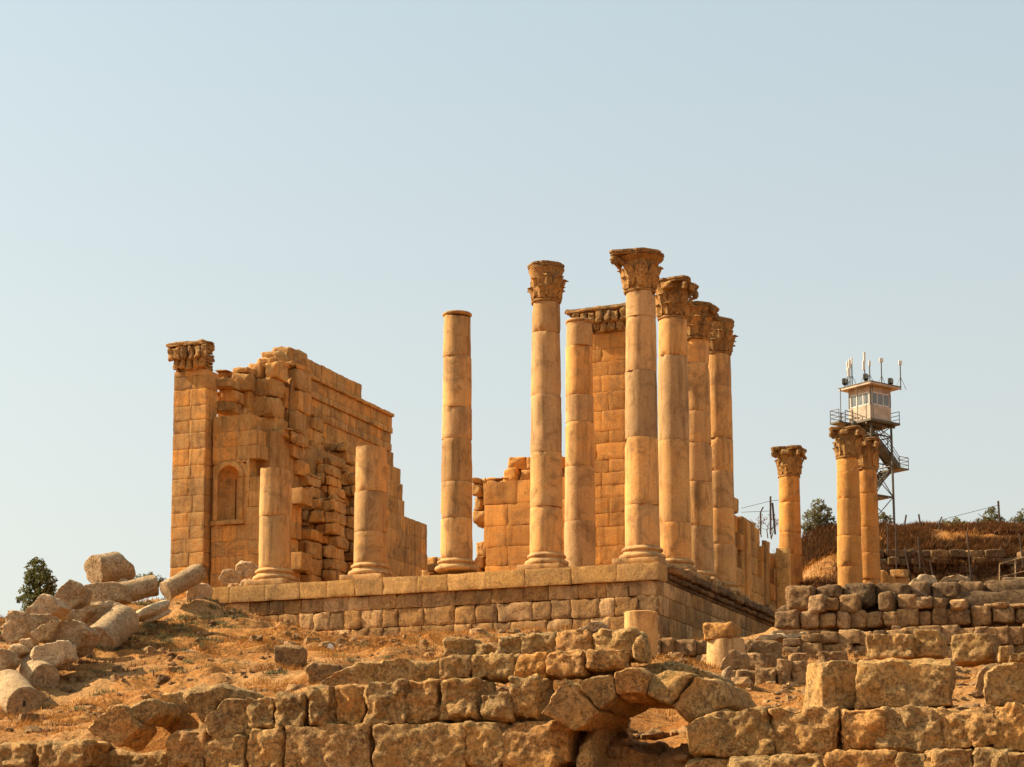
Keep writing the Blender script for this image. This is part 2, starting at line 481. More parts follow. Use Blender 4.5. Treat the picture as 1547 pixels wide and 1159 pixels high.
def lathe(mb, prof, seg=40, c=(0, 0, 0), axes=AXW, rough=0.0, sc=1.2, tint=0.4, close=True, seed=0, squash=None):
    prof = np.asarray(prof, float)
    th = np.linspace(0, 2 * math.pi, seg, endpoint=False)
    v = np.stack([np.outer(prof[:, 0], np.cos(th)), np.outer(prof[:, 0], np.sin(th)), np.repeat(prof[:, 1][:, None], seg, 1)], -1).reshape(-1, 3)
    f = []
    m = len(prof)
    for i in range(m - 1):
        for j in range(seg):
            k = (j + 1) % seg
            f.append((i * seg + j, i * seg + k, (i + 1) * seg + k, (i + 1) * seg + j))
    if close:
        f.append(tuple(range(seg))[::-1]); f.append(tuple((m - 1) * seg + j for j in range(seg)))
    if rough > 0:
        rr = np.random.default_rng(seed + 1000); sd = rr.uniform(0, 50, 3)
        d = fbm(v + sd, sc, 4, 2) * rough
        rad = np.stack([v[:, 0], v[:, 1], 0 * v[:, 0]], 1); rad /= np.maximum(np.linalg.norm(rad, axis=1, keepdims=True), 1e-6)
        v = v + rad * d[:, None]
    mb.add(np.asarray(c) + v @ axes, f, tint)
def axis_frame(d):
    d = np.asarray(d, float); d = d / np.linalg.norm(d)
    up = np.array([0, 0, 1.0]) if abs(d[2]) < 0.9 else np.array([1.0, 0, 0])
    x = np.cross(up, d); x /= np.linalg.norm(x)
    return np.stack([x, np.cross(d, x), d])
def tube(mb, p, q, r, seg=6, tint=0.4, r2=None):
    p, q = np.asarray(p, float), np.asarray(q, float)
    l = np.linalg.norm(q - p)
    lathe(mb, [(r, 0), (r if r2 is None else r2, l)], seg, p, axis_frame(q - p), tint=tint)
def bar(mb, c, half, axes=AXW, tint=0.4):
    g, f = cube_grid(1, 1, 1)
    mb.add(np.asarray(c) + (g * np.asarray(half)) @ axes, f, tint)

# ------------------------------------------------------------------ terrain
UP = []       # anchors of the ground surface: world points
def anc(px, py, Y): UP.append(P(px, py, Y))
for a in [(-300, 1135, 62), (0, 1118, 58), (80, 1120, 57), (140, 1112, 56), (215, 1090, 56), (300, 1072, 55), (420, 1062, 54), (560, 1050, 53.5), (700, 1040, 53), (850, 1036, 52),
          (915, 1120, 52), (980, 1165, 50), (1040, 1130, 51.5), (980, 1118, 53.5), (1000, 1075, 58), (940, 1080, 57), (890, 1030, 58), (960, 1005, 65), (1030, 1003, 67), (1070, 1050, 57),
          (1110, 1066, 53), (1200, 1076, 51.5), (1200, 1038, 59), (1150, 1036, 61), (1270, 1080, 50.5), (1400, 1078, 50), (1547, 1074, 49), (1300, 1045, 57), (1450, 1040, 57), (1547, 1035, 56), (1800, 1040, 54),
          (1200, 1004, 70.5), (1350, 1004, 70), (1500, 1004, 69.5), (1700, 1004, 69), (1200, 980, 73.5), (1350, 978, 73), (1540, 976, 72.5), (1700, 974, 72), (1200, 966, 77), (1350, 965, 76.5), (1540, 962, 76), (1700, 960, 75.5), (1270, 974, 75), (1440, 972, 74.6), (1250, 966, 78.5), (1400, 962, 78.5), (1540, 960, 78),
          (1250, 910, 81.5), (1400, 905, 81.5), (1540, 900, 81), (1700, 900, 80.5), (1100, 976, 84), (1060, 988, 76), (1130, 1002, 70), (1180, 976, 80), (1190, 968, 88), (1160, 972, 86),
          (35, 1096, 75), (120, 1062, 76), (200, 1030, 77), (150, 1000, 85), (200, 975, 88), (250, 945, 97), (280, 906, 97.6), (302, 895, 99.5), (310, 938, 101), (300, 1012, 78), (300, 965, 92), (420, 950, 98.5), (420, 1018, 74),
          (560, 963, 95.6), (560, 1004, 77), (660, 961, 94.6), (700, 1005, 72), (800, 958, 93), (800, 998, 68), (900, 953, 92), (960, 967, 88), (960, 990, 72), (1040, 985, 90),
          (0, 998, 80), (60, 955, 87), (130, 922, 94), (240, 905, 101), (300, 905, 104), (-200, 1000, 88),
          (1215, 884, 139), (1240, 850, 144), (1235, 800, 152), (1290, 870, 141), (1330, 890, 140), (1440, 892, 140), (1547, 892, 140), (1700, 892, 140), (1380, 836, 143.3), (1500, 836, 143.3),
          (1340, 832, 145), (1440, 832, 145), (1547, 832, 145), (1700, 832, 145), (1340, 801, 152), (1440, 800, 152), (1547, 797, 153), (1700, 800, 153)]:
    anc(*a)
UP += [np.array(p, float) for p in [(-27, 126, 8), (-60, 112, 7), (-45, 150, 5), (-10, 170, 9), (20, 175, 24), (35, 170, 27.2), (60, 170, 27), (90, 170, 26), (-90, 90, 6), (95, 110, 14), (110, 80, 9),
                                    (40, 230, 20), (0, 240, 8), (-80, 220, 3), (110, 230, 16)]]
for a, b, h in [(26, 2.5, -1.3), (30, 5, -.7), (30, 10, -.7), (24.5, 0, -2.0), (12, 8, -3.2), (12, 30, -2.5), (25, 30, -3), (3, 30, -3), (22, 14, -3), (-6, 30, -2.6), (-6, 12, -3), (-8, 45, -1.0), (12, 52, 0.2), (25, 50, -2)]: UP.append(L(a, b, h))
UP = np.array(UP)
_D = np.linalg.norm(UP[:, None, :2] - UP[None, :, :2], axis=2)
_W = np.linalg.solve(_D - np.eye(len(UP)) * 0.6, UP[:, 2] - 8.0)
def terrain(x, y, rough=True):
    x, y = np.atleast_1d(np.asarray(x, float)), np.atleast_1d(np.asarray(y, float))
    z = np.full(x.shape, 8.0)
    for i in range(len(UP)):
        z = z + _W[i] * np.hypot(x - UP[i, 0], y - UP[i, 1])
    dist = np.hypot(x - 5, y - 100)
    far = np.clip((dist - 130) / 150, 0, 1); far = far * far * (3 - 2 * far)
    z = z * (1 - far) + far * 2.0
    yw = 50.6 - 0.30 * x * 0.98
    s = np.clip((y - yw + 0.2) / 1.0, 0, 1); s = s * s * (3 - 2 * s)
    low = -1.7 + 0.02 * np.clip(y, 0, 50)
    z = low * (1 - s) + z * s
    if rough:
        p = np.stack([x, y, 0 * x], 1)
        z = z + s * (fbm(p, 0.35, 3, 11) * 0.34 + fbm(p, 1.1, 3, 12) * 0.26 + np.maximum(0, fbm(p, 0.8, 2, 14) - .1) * .35)
        t = z / 0.75 + fbm(p, 0.12, 3, 15) * 2.2
        fr = t - np.floor(t); st = np.clip((fr - .35) / .3, 0, 1); st = st * st * (3 - 2 * st)
        lm = np.clip((y - yw - 5) / 6, 0, 1) * np.clip((104 - y) / 6, 0, 1) * np.clip((8 - x) / 4, 0, 1)
        z = z + s * lm * (st - fr) * 0.42 * np.clip(.55 + fbm(p, .25, 2, 16), 0, 1)
    return z
def axis_coords(lo, hi, step, far):
    core = np.arange(lo, hi + step / 2, step)
    k = np.cumsum(step * 1.25 ** np.arange(1, 34)); k = k[k < far]
    return np.concatenate([lo - k[::-1], core, hi + k])
gx = axis_coords(-34, 38, 0.3, 3000); gy = axis_coords(46, 108, 0.3, 3000)
gy = np.concatenate([gy[gy < 108], np.arange(108, 162, 1.0), 162 + np.cumsum(1.0 * 1.25 ** np.arange(1, 30))])
XX, YY = np.meshgrid(gx, gy)
ZZ = terrain(XX.ravel(), YY.ravel())
nx_, ny_ = len(gx), len(gy)
tf = [(j * nx_ + i, j * nx_ + i + 1, (j + 1) * nx_ + i + 1, (j + 1) * nx_ + i) for j in range(ny_ - 1) for i in range(nx_ - 1)]
mb = MB(); mb.add(np.stack([XX.ravel(), YY.ravel(), ZZ], 1), tf, 0.4)
tag(mb.build('ground', M['ground'], origin=(0, 0, 0)), kind='structure')

# ------------------------------------------------------------------ columns
COLUMN_GROUP = 'standing columns of the temple'
def base_mesh(mb, c, r, axes, plinth=True, tint=0.35, seed=0):
    s = r / 0.84
    if plinth: rock(mb, c + np.array([0, 0, 0.15 * s]), (1.16 * s, 1.16 * s, 0.15 * s), AXT, rnd=0.03, rough=0.02, res=0.2, tint=tint, jit=0.01, chip=0.06)
    t = []
    for k in range(9):
        a = -math.pi / 2 + math.pi * k / 8; t.append((0.98 * s + 0.15 * s * math.cos(a), 0.30 * s + 0.14 * s + 0.14 * s * math.sin(a)))
    t += [(0.95 * s, 0.60 * s), (0.91 * s, 0.66 * s), (0.93 * s, 0.70 * s)]
    for k in range(7):
        a = -math.pi / 2 + math.pi * k / 6; t.append((0.91 * s + 0.09 * s * math.cos(a), 0.79 * s + 0.085 * s * math.sin(a)))
    t += [(0.89 * s, 0.90 * s), (0.85 * s, 0.95 * s)]
    lathe(mb, [(0.2, 0.29 * s)] + t + [(0.2, 0.95 * s)], 44, c, rough=0.035, sc=1.5, tint=tint + 0.15, seed=seed)
    return 0.95 * s
def shaft_r(h, r, Hs): return r * (1 - 0.155 * (max(0, h) / Hs) ** 1.5)
def drum(c, h0, h1, r, Hs, seed, tint, wear=0.03, cut=None):
    """one drum of a shaft between heights h0 and h1"""
    rs = np.random.default_rng(seed)
    mb = MB()
    n = max(5, int((h1 - h0) / 0.16))
    prof = []
    for k in range(n + 1):
        h = h0 + 0.003 + (h1 - h0 - 0.006) * (0 if k == 0 else 1 if k == n else 0.012 + 0.976 * (k - 1) / (n - 2))
        e = min(k, n - k)
        rr = shaft_r(h, r, Hs) - (0.014 if e == 0 else 0)
        prof.append((rr, h))
    prof = [(prof[0][0] * 0.5, prof[0][1])] + prof + [(prof[-1][0] * 0.5, prof[-1][1])]
    seg = 44
    lathe(mb, prof, seg, (0, 0, 0), rough=0.0, tint=tint)
    v = mb.v[0]
    sd = rs.uniform(0, 60, 3)
    rad = v * [1, 1, 0]; rl = np.maximum(np.linalg.norm(rad, axis=1, keepdims=True), 1e-6); rad = rad / rl
    d = fbm(v + sd, 1.0, 4, 2) * wear
    e = np.minimum(v[:, 2] - h0, h1 - v[:, 2])
    d = d - np.clip(1 - e / 0.30, 0, 1) * np.maximum(0, fbm(v * [1, 1, 0.6] + sd, 1.9, 3, 8) - 0.16) * 0.42
    v = v + rad * (d * np.clip(rl[:, 0] / 0.5, 0, 1))[:, None]
    v = v + np.array([rs.uniform(-.012, .012), rs.uniform(-.012, .012), 0])
    if cut is not None: v = cut(v, h0, h1)
    mb.v[0] = v + np.asarray(c)
    return mb
def leaf_strip(mb, ang, r0, h0, hgt, wid, curl, tint):
    nu, nv = 5, 7
    v = []
    for j in range(nv):
        t = j / (nv - 1)
        w = wid * (0.75 + 0.45 * math.sin(math.pi * min(1, t * 1.1))) * (1 - 0.55 * max(0, t - 0.6) / 0.4)
        out = 0.05 + curl * t ** 2.2
        hh = h0 + hgt * (t if t < 0.8 else 0.8 + 0.2 * math.sin((t - 0.8) / 0.2 * math.pi) * 0.6)
        for i in range(nu):
            s = i / (nu - 1) * 2 - 1
            o = out + 0.06 * (1 - s * s) + (0.03 if i % 2 == 0 else -0.02)
            rr = r0 + o
            a = ang + s * w / (2 * r0)
            v.append((rr * math.cos(a), rr * math.sin(a), hh))
    f = [(j * nu + i, j * nu + i + 1, (j + 1) * nu + i + 1, (j + 1) * nu + i) for j in range(nv - 1) for i in range(nu - 1)]
    # give the leaf thickness
    v = np.array(v); ctr = np.array([0, 0, 1.0])
    inner = v.copy(); k = np.hypot(v[:, 0], v[:, 1])[:, None]; inner[:, :2] *= (k - 0.12) / k
    n = len(v)
    ff = f + [tuple(x + n for x in q[::-1]) for q in f]
    rim = [i for i in range(nu)] + [j * nu + nu - 1 for j in range(1, nv)] + [(nv - 1) * nu + i for i in range(nu - 2, -1, -1)] + [j * nu for j in range(nv - 2, 0, -1)]
    for a, b in zip(rim, rim[1:] + rim[:1]): ff.append((a, b, b + n, a + n))
    mb.add(np.concatenate([v, inner]), ff, tint)
def capital_mesh(r, hc, half, seed, lost=(), wear=0.05, yaw=0.0):
    """Corinthian capital: bell, two rows of acanthus leaves, corner volutes; built at the origin"""
    rs = np.random.default_rng(seed)
    mb = MB()
    lathe(mb, [(r * 0.5, 0), (r * 1.07, 0), (r * 1.10, 0.06), (r * 1.04, 0.12), (r * 0.99, 0.16), (r * 0.99, 0.5), (r * 1.04, hc * 0.55), (r * 1.18, hc * 0.75), (half * 0.98, hc * 0.87), (half * 0.9, hc * 0.9), (0.1, hc * 0.9)], 32, tint=0.3)
    for k in range(8):
        if rs.uniform() < 0.9: leaf_strip(mb, k * math.pi / 4 + yaw, r * 0.98, 0.14, hc * 0.36 * rs.uniform(.9, 1.08), 0.50, 0.26 * rs.uniform(.6, 1.1), 0.3)
        if rs.uniform() < 0.9: leaf_strip(mb, (k + .5) * math.pi / 4 + yaw, r * 1.0, 0.25, hc * 0.60 * rs.uniform(.9, 1.05), 0.46, 0.33 * rs.uniform(.6, 1.1), 0.45)
    for k in range(4):
        if k in lost: continue
        a = (k + .5) * math.pi / 2 + yaw
        # stalk and curled volute below each abacus corner
        d = np.array([math.cos(a), math.sin(a), 0]); n = np.array([-d[1], d[0], 0])
        pts = [(r * 1.0, hc * 0.5), (r * 1.15, hc * 0.68), (half * 1.08, hc * 0.82), (half * 1.27, hc * 0.84), (half * 1.33, hc * 0.76), (half * 1.25, hc * 0.69), (half * 1.17, hc * 0.74)]
        for (x0, z0), (x1, z1) in zip(pts, pts[1:]):
            tube(mb, d * x0 + [0, 0, z0], d * x1 + [0, 0, z1], 0.13, 8, 0.4)
        rock(mb, d * half * 1.22 + [0, 0, hc * 0.77], (0.16, 0.13, 0.13), np.stack([d, n, EZ]), rnd=0.1, rough=0.04, res=0.1, tint=0.4)
        b = k * math.pi / 2 + yaw
        e = np.array([math.cos(b), math.sin(b), 0])
        rock(mb, e * half * 0.98 + [0, 0, hc * 0.80], (0.11, 0.30, 0.17), np.stack([e, np.array([-e[1], e[0], 0]), EZ]), rnd=0.08, rough=0.06, res=0.1, tint=0.3)
    v = np.concatenate(mb.v); sd = rs.uniform(0, 80, 3)
    v = fracture(v - [0, 0, hc / 2], np.array([half * 1.25, half * 1.25, hc / 2]), rs, 3, .80, .98) + [0, 0, hc / 2]
    wear = wear * rs.uniform(.8, 1.6)
    rad = v * [1, 1, 0]; rl = np.maximum(np.linalg.norm(rad, axis=1, keepdims=True), 1e-6)
    v = v + rad / rl * (fbm(v + sd, 2.2, 3, 4) * wear * 1.5)[:, None] + np.array([0, 0, 1]) * (fbm(v + sd, 3.5, 2, 6) * wear * 0.6)[:, None]
    ab = MB()
    out = []
    for k in range(4):
        a = (k + .5) * math.pi / 2 + yaw
        cut = 0.74 if k in lost else 1.0
        for q in range(-1, 2, 2):
            aa = a + q * (0.10 if k not in lost else 0.34)
            out.append((aa, 1.40 * half * cut))
        for q in (0.25, 0.4, 0.5, 0.6, 0.75):
            bb = a + q * math.pi / 2
            m = (k + 1) % 4
            rr = half * (1.0 + 0.13 * abs(q - 0.5) * 4 - 0.06) / max(0.8, math.cos(bb - (a + math.pi / 4)))
            if (k in lost and q < 0.3) or (m in lost and q > 0.7): rr = min(rr, 1.02 * half)
            out.append((bb, rr))
    out.sort(key=lambda t: t[0])
    rings = []
    for z, s in ((hc * 0.885, 0.90), (hc * 0.90, 0.97), (hc * 0.93, 0.95), (hc * 0.95, 1.0), (hc * 0.995, 1.0), (hc, 0.97)):
        rings.append([(math.cos(a) * q * s, math.sin(a) * q * s, z) for a, q in out])
    rv = np.array(rings).reshape(-1, 3); m = len(out)
    f = [(i * m + j, i * m + (j + 1) % m, (i + 1) * m + (j + 1) % m, (i + 1) * m + j) for i in range(5) for j in range(m)]
    f += [tuple(range(m))[::-1]]
    top = np.array([[0, 0, hc * 1.0]]); rv = np.concatenate([rv, top])
    f += [(5 * m + j, 5 * m + (j + 1) % m, 6 * m) for j in range(m)]
    rv = rv + np.array([0, 0, 1]) * (fbm(rv + sd, 1.6, 3, 7) * wear * 1.2)[:, None] * (rv[:, 2:3] > hc * .94)
    ab.add(rv, f, 0.25)
    return mb, v, ab
def put_capital(parent, c, r, hc, half, seed, lost=(), wear=0.05, with_abacus=True):
    cb, v, ab = capital_mesh(r, hc, half, seed, lost, wear, yaw=-TH)
    n = 0
    for i in range(len(cb.v)):
        k = len(cb.v[i]); cb.v[i] = v[n:n + k] + c; n += k
    o = cb.build('capital', M['capital'], parent)
    if with_abacus:
        ab.v[0] = ab.v[0] + c
        ab.build('abacus', M['capital'], o, smooth=False)
    return o
def column(a, b, label, r=0.84, Ht=15.2, cap=True, hc=1.95, half=1.02, joints=None, lost=(), seed=0, base=True, plinth=True, top_cut=None, shaft_top=None, m='column', tilt=(0, 0), ring=False, dx=0.0, floor=0.0, tint0=None):
    c = L(a, b, floor) + np.array([dx, 0, 0])
    t = thing('temple_column', label, 'column', c, COLUMN_GROUP)
    rs = np.random.default_rng(seed + 40)
    h = 0.0
    if base:
        bb = MB(); h = base_mesh(bb, c, r, AXT, plinth, 0.35, seed)
        bb.build('base', M[m if m != 'orange' else 'column'], t)
    Hs = Ht - hc
    end = Hs if shaft_top is None else shaft_top
    if joints is None:
        joints = []; q = h
        while q < end - 2.6:
            q += rs.uniform(1.6, 2.6); joints.append(q)
    hs = [h] + [j for j in joints if h + 0.4 < j < end - 0.3] + [end]
    for k, (h0, h1) in enumerate(zip(hs, hs[1:])):
        d = drum(c, h0, h1, r, Hs, seed * 31 + k, float(np.clip(rs.uniform(0.0, 0.95) if tint0 is None else rs.uniform(*tint0), 0, 1)), cut=top_cut if k == len(hs) - 2 else None)
        d.build('drum', M[m], t)
    if ring:
        rb = MB(); rr = shaft_r(end, r, Hs)
        lathe(rb, [(0.3, end), (rr * 1.0, end), (rr * 1.09, end + 0.06), (rr * 1.10, end + 0.12), (rr * 1.02, end + 0.17), (0.3, end + 0.17)], 36, c, rough=0.03, tint=0.3, seed=seed)
        rb.build('necking', M[m], t)
    if cap:
        put_capital(t, c + np.array([0, 0, end]), shaft_r(end, r, Hs), Ht - end, half, seed + 5, lost)
    return t
def cut_diag(v, h0, h1):
    # the top is broken off along a slope, higher on the right
    s = -(v[:, 0] * 0.15) + 0.12 * fbm(v, 1.3, 3, 3)
    lim = h1 - 0.18 + s
    v = v.copy(); v[:, 2] = np.minimum(v[:, 2], np.maximum(h0 + .1, lim)); return v
def cut_soft(v, h0, h1):
    v = v.copy(); lim = h1 - 0.06 + 0.10 * fbm(v, 1.5, 3, 5); v[:, 2] = np.minimum(v[:, 2], lim); return v

hS = lambda py, a, b: h_at(py, a, b)
column(0, 0, 'corner column of the front row, tallest, its capital keeping a long thin abacus tip on the left', half=1.15, lost=(3, 0), seed=1, Ht=15.4,
       joints=[hS(y, 0, 0) for y in (765, 664, 563, 482)])
column(SF, 0, 'column with a chipped rounded capital, second from the corner in the front row', half=0.90, lost=(0, 1, 2, 3), seed=2, dx=-0.05, Ht=15.4,
       joints=[hS(y, SF, 0) for y in (768, 686, 600, 505)], r=0.81)
column(2 * SF, 0, 'tall slim column without a capital, standing alone in the middle of the front row', cap=False, shaft_top=h_at(479, 2 * SF, 0), ring=True, seed=3, plinth=False, dx=0.02,
       joints=[hS(y, 2 * SF, 0) for y in (785, 730, 665, 618, 541)], r=0.80, top_cut=cut_soft)
column(3 * SF, 0, 'broken column stub with a stained flat top, taller of the two stubs on the podium', cap=False, shaft_top=h_at(676, 3 * SF, 0), seed=4, joints=[hS(805, 3 * SF, 0), hS(745, 3 * SF, 0)], top_cut=cut_soft, dx=0.12, tint0=(0.1, 0.6))
column(4 * SF, 0, 'broken column stub with a jagged top, shortest and leftmost on the podium', cap=False, shaft_top=h_at(706, 4 * SF, 0), seed=5, joints=[hS(782, 4 * SF, 0)], top_cut=cut_diag, dx=-0.42, tint0=(0.1, 0.5))
column(0, SS, 'column with leafy capital and right-hand volute, directly behind the corner column', lost=(2,), seed=6, half=1.06, dx=0.2,
       joints=[hS(y, 0, SS) for y in (840, 792, 668, 540)], tint0=(0.4, 0.9))
column(0, 2 * SS, 'third column of the right side row, between two leafy capitals', lost=(3, 2), seed=7, dx=0.05, tint0=(0.5, 1.0))
column(0, 3 * SS, 'fourth column of the right side row with a rounded dark capital, beside the low wall', lost=(0, 1, 2, 3), half=0.93, seed=8, dx=-0.02, Ht=15.5,
       joints=[hS(y, 0, 3 * SS) for y in (825, 770, 715, 665)], tint0=(0.4, 0.9))
column(5.0, 5.0, 'thick plain column without a capital, standing right before the square pier', r=0.80, cap=False, shaft_top=h_at(490, 5.0, 5.0), ring=True, base=False, seed=9,
       joints=[hS(y, 5, 5) for y in (790, 707, 640, 600, 525)], m='column', tint0=(0.5, 1.0))
column(-.6, 43.3, 'distant column with leafy capital, left one of the close pair before the watchtower', r=0.88, seed=10, hc=2.1, m='orange', lost=(), half=1.0, Ht=15.45, tint0=(0.1, 0.5))
column(-1.05, 47.2, 'distant column with worn capital, right one of the close pair before the watchtower', r=0.88, seed=11, hc=2.2, m='orange', lost=(1, 0), half=1.0, Ht=15.4, tint0=(0.1, 0.5))
column(4.45, 47.1, 'lone distant column with a spreading capital beside the end of the low wall', r=0.86, seed=12, hc=2.1, m='orange', lost=(), half=1.02, tint0=(0.1, 0.5))

# ------------------------------------------------------------------ podium
def courses(mb, p0, dx, dn, length, h_list, z_top, depth, wr, axes, rnd=0.05, rough=0.025, res=0.22, skip=None, jit=0.012, tint=None, chip=0.03):
    """masonry courses: p0 start (x,y), dx unit vector along, dn unit vector into the wall; h_list course heights downwards"""
    z = z_top
    for ci, hh in enumerate(h_list):
        s = -random.uniform(0, wr[0])
        while s < length:
            w = random.uniform(*wr)
            s0, s1 = max(0, s), min(length, s + w)
            if s1 - s0 > 0.12 and not (skip and skip((s0 + s1) / 2, z - hh / 2)):
                c = p0 + dx * (s0 + s1) / 2 + dn * (depth / 2 + random.uniform(-.02, .02)) + EZ * (z - hh / 2 - p0[2])
                rock(mb, c, ((s1 - s0) / 2, depth / 2, hh / 2), axes, rnd=rnd, rough=rough, res=res, jit=jit, tint=tint, chip=chip)
            s += w
        z -= hh
pod = thing('temple_podium', 'long ashlar podium with a smooth ledge carrying the temple columns', 'podium', L(10, 0, -3.5))
A_L, A_R, B_F = 23.6, -1.25, -1.25
B_END = 46.0
# front ledge: long blocks
mb = MB(); s = A_R
x = A_L
while x > A_R + 0.2:
    w = random.uniform(1.5, 2.4); x2 = max(A_R, x - w)
    if x2 - A_R < 0.5: x2 = A_R
    rock(mb, L((x + x2) / 2, B_F + 0.6, -0.42), ((x - x2) / 2 - 0.002, 0.75, 0.42), AXT, rnd=0.013, rough=0.016, res=0.16, jit=0.002, chip=0.06, frac=0, tint=random.uniform(.2, .75))
    x = x2
mb.build('front_ledge', M['ledge'], pod)
mb = MB()
p0 = L(A_L, B_F, 0); p0 = np.array([p0[0], p0[1], Z0])
courses(mb, p0, -E1, E2, A_L - A_R - 0.01, [0.72, 0.92, 0.92, 0.92, 0.92], Z0 - 0.84, 0.9, (0.75, 1.9), AXT, rnd=0.035, rough=0.04, res=0.18, chip=0.08)
mb.build('front_wall', M['podium'], pod)
# side wall courses
AXS = np.stack([E2, E1, EZ])
mb = MB()
p0 = L(A_R, B_F, 0)
courses(mb, p0 + E2 * 0.02, E2, E1, B_END - B_F, [0.72, 0.92, 0.92, 0.92, 0.92], Z0 - 0.84, 0.9, (0.9, 2.2), AXS, rnd=0.05, rough=0.02, res=0.3, chip=0.02)
mb.build('side_wall', M['podium'], pod)
# projecting side cornice, weathered and broken, with dark undercut mouldings
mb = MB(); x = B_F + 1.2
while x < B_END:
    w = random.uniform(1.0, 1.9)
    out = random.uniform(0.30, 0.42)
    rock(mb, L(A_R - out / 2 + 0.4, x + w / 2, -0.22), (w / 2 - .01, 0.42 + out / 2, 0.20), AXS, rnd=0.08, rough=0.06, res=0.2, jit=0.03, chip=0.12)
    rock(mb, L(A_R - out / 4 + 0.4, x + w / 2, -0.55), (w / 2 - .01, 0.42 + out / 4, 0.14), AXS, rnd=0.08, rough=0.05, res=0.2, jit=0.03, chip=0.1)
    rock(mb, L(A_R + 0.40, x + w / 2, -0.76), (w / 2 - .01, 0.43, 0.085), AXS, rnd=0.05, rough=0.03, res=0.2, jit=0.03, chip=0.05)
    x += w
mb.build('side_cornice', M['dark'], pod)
x = B_F + 2.6
while x < 40:
    mb = MB()
    w = random.uniform(0.8, 2.2)
    if random.random() < 0.8: rock(mb, L(random.uniform(-1.0, -0.6), x + w / 2, 0.16), (w / 2, random.uniform(.3, .5), random.uniform(.10, .24)), AXS, rnd=0.1, rough=0.08, res=0.15, jit=0.1, chip=0.1)
    if mb.v: mb.build('broken_step', M['podium'], pod)
    x += w
mb = MB()
bar(mb, L((A_L + A_R) / 2 + 0.1, (B_F + B_END) / 2 + 0.45, -2.3), ((A_L - A_R) / 2 - 0.2, (B_END - B_F) / 2 - 0.1, 2.25), AXT)
mb.build('floor', M['ledge'], pod, smooth=False)

# ------------------------------------------------------------------ cella: left tower wall with anta and niche
BW = 7.4
tw = thing('cella_wall_ruin', 'high ruined cella wall at the left with square pier, arched niche and ragged broken masonry', 'ruined wall', L(26, 10, 0))
# the anta: square pier of even blocks
aP0, aP1 = a_at(257, BW), a_at(307, BW)
mb = MB(); z = -0.6
zt = h_at(560, (aP0 + aP1) / 2, BW)
k = 0
while z < zt - 0.05:
    hh = min(random.uniform(0.72, 1.0), zt - z)
    if zt - z - hh < 0.3: hh = zt - z
    cut = aP1 + (aP0 - aP1) * (0.5 if k % 2 else random.uniform(.3, .7))
    for q0, q1 in ((aP1, cut), (cut, aP0)):
        rock(mb, L((q0 + q1) / 2, BW + .62, z + hh / 2), ((q1 - q0) / 2, .62, hh / 2), AXT, rnd=0.015, rough=0.016, res=0.16, jit=0.003, chip=0.02, frac=0)
    z += hh; k += 1
pier = mb.build('pier', M['ashlar'], tw)
def pier_capital(a0, a1, b, h0, h1, name_parent, seed, m='capital', left_flare=0.45, right_flare=0.30, dep=1.0):
    mb = MB(); n = 8
    for k in range(n):
        t = (k + .5) / n
        fl = t ** 2.0
        x0, x1 = a1 + left_flare * fl, a0 - right_flare * fl
        hh = (h1 - h0) / n
        rock(mb, L((x0 + x1) / 2, b + .9 * dep - 0.2 * fl, h0 + hh * (k + .5)), (abs(x0 - x1) / 2, dep * .95 + 0.2 * fl, hh / 2 * 1.05), AXT, rnd=0.06, rough=0.09, res=0.13, jit=0.03, chip=0.10, tint=0.3)
    na = max(3, int((a1 - a0) / 0.42))
    for row, (zz, out) in enumerate(((0.28, 0.06), (0.62, 0.24))):
        for q in range(na + row):
            aa = a0 + (a1 - a0) * (q + (0.5 if row == 0 else 0)) / na
            rock(mb, L(aa, b - 0.06 - out, h0 + (h1 - h0) * zz), (0.19, 0.13, (h1 - h0) * 0.23), AXT @ rotz(random.uniform(-.2, .2)), rnd=0.07, rough=0.07, res=0.08, jit=0.28, tint=random.uniform(.2, .5))
    o = mb.build('pier_capital', M[m], name_parent)
    mb = MB()
    rock(mb, L((a0 + a1) / 2 + (left_flare - right_flare) / 2, b + .8 * dep, h1 + 0.02), ((a1 - a0 + left_flare + right_flare) / 2 + 0.05, dep * 1.2, 0.13), AXT, rnd=0.07, rough=0.09, res=0.14, jit=0.05, chip=0.16)
    mb.build('abacus', M[m], o)
pier_capital(aP1, aP0, BW, zt, h_at(522, aP0, BW), tw, 3, left_flare=0.42, right_flare=0.05, dep=.45)
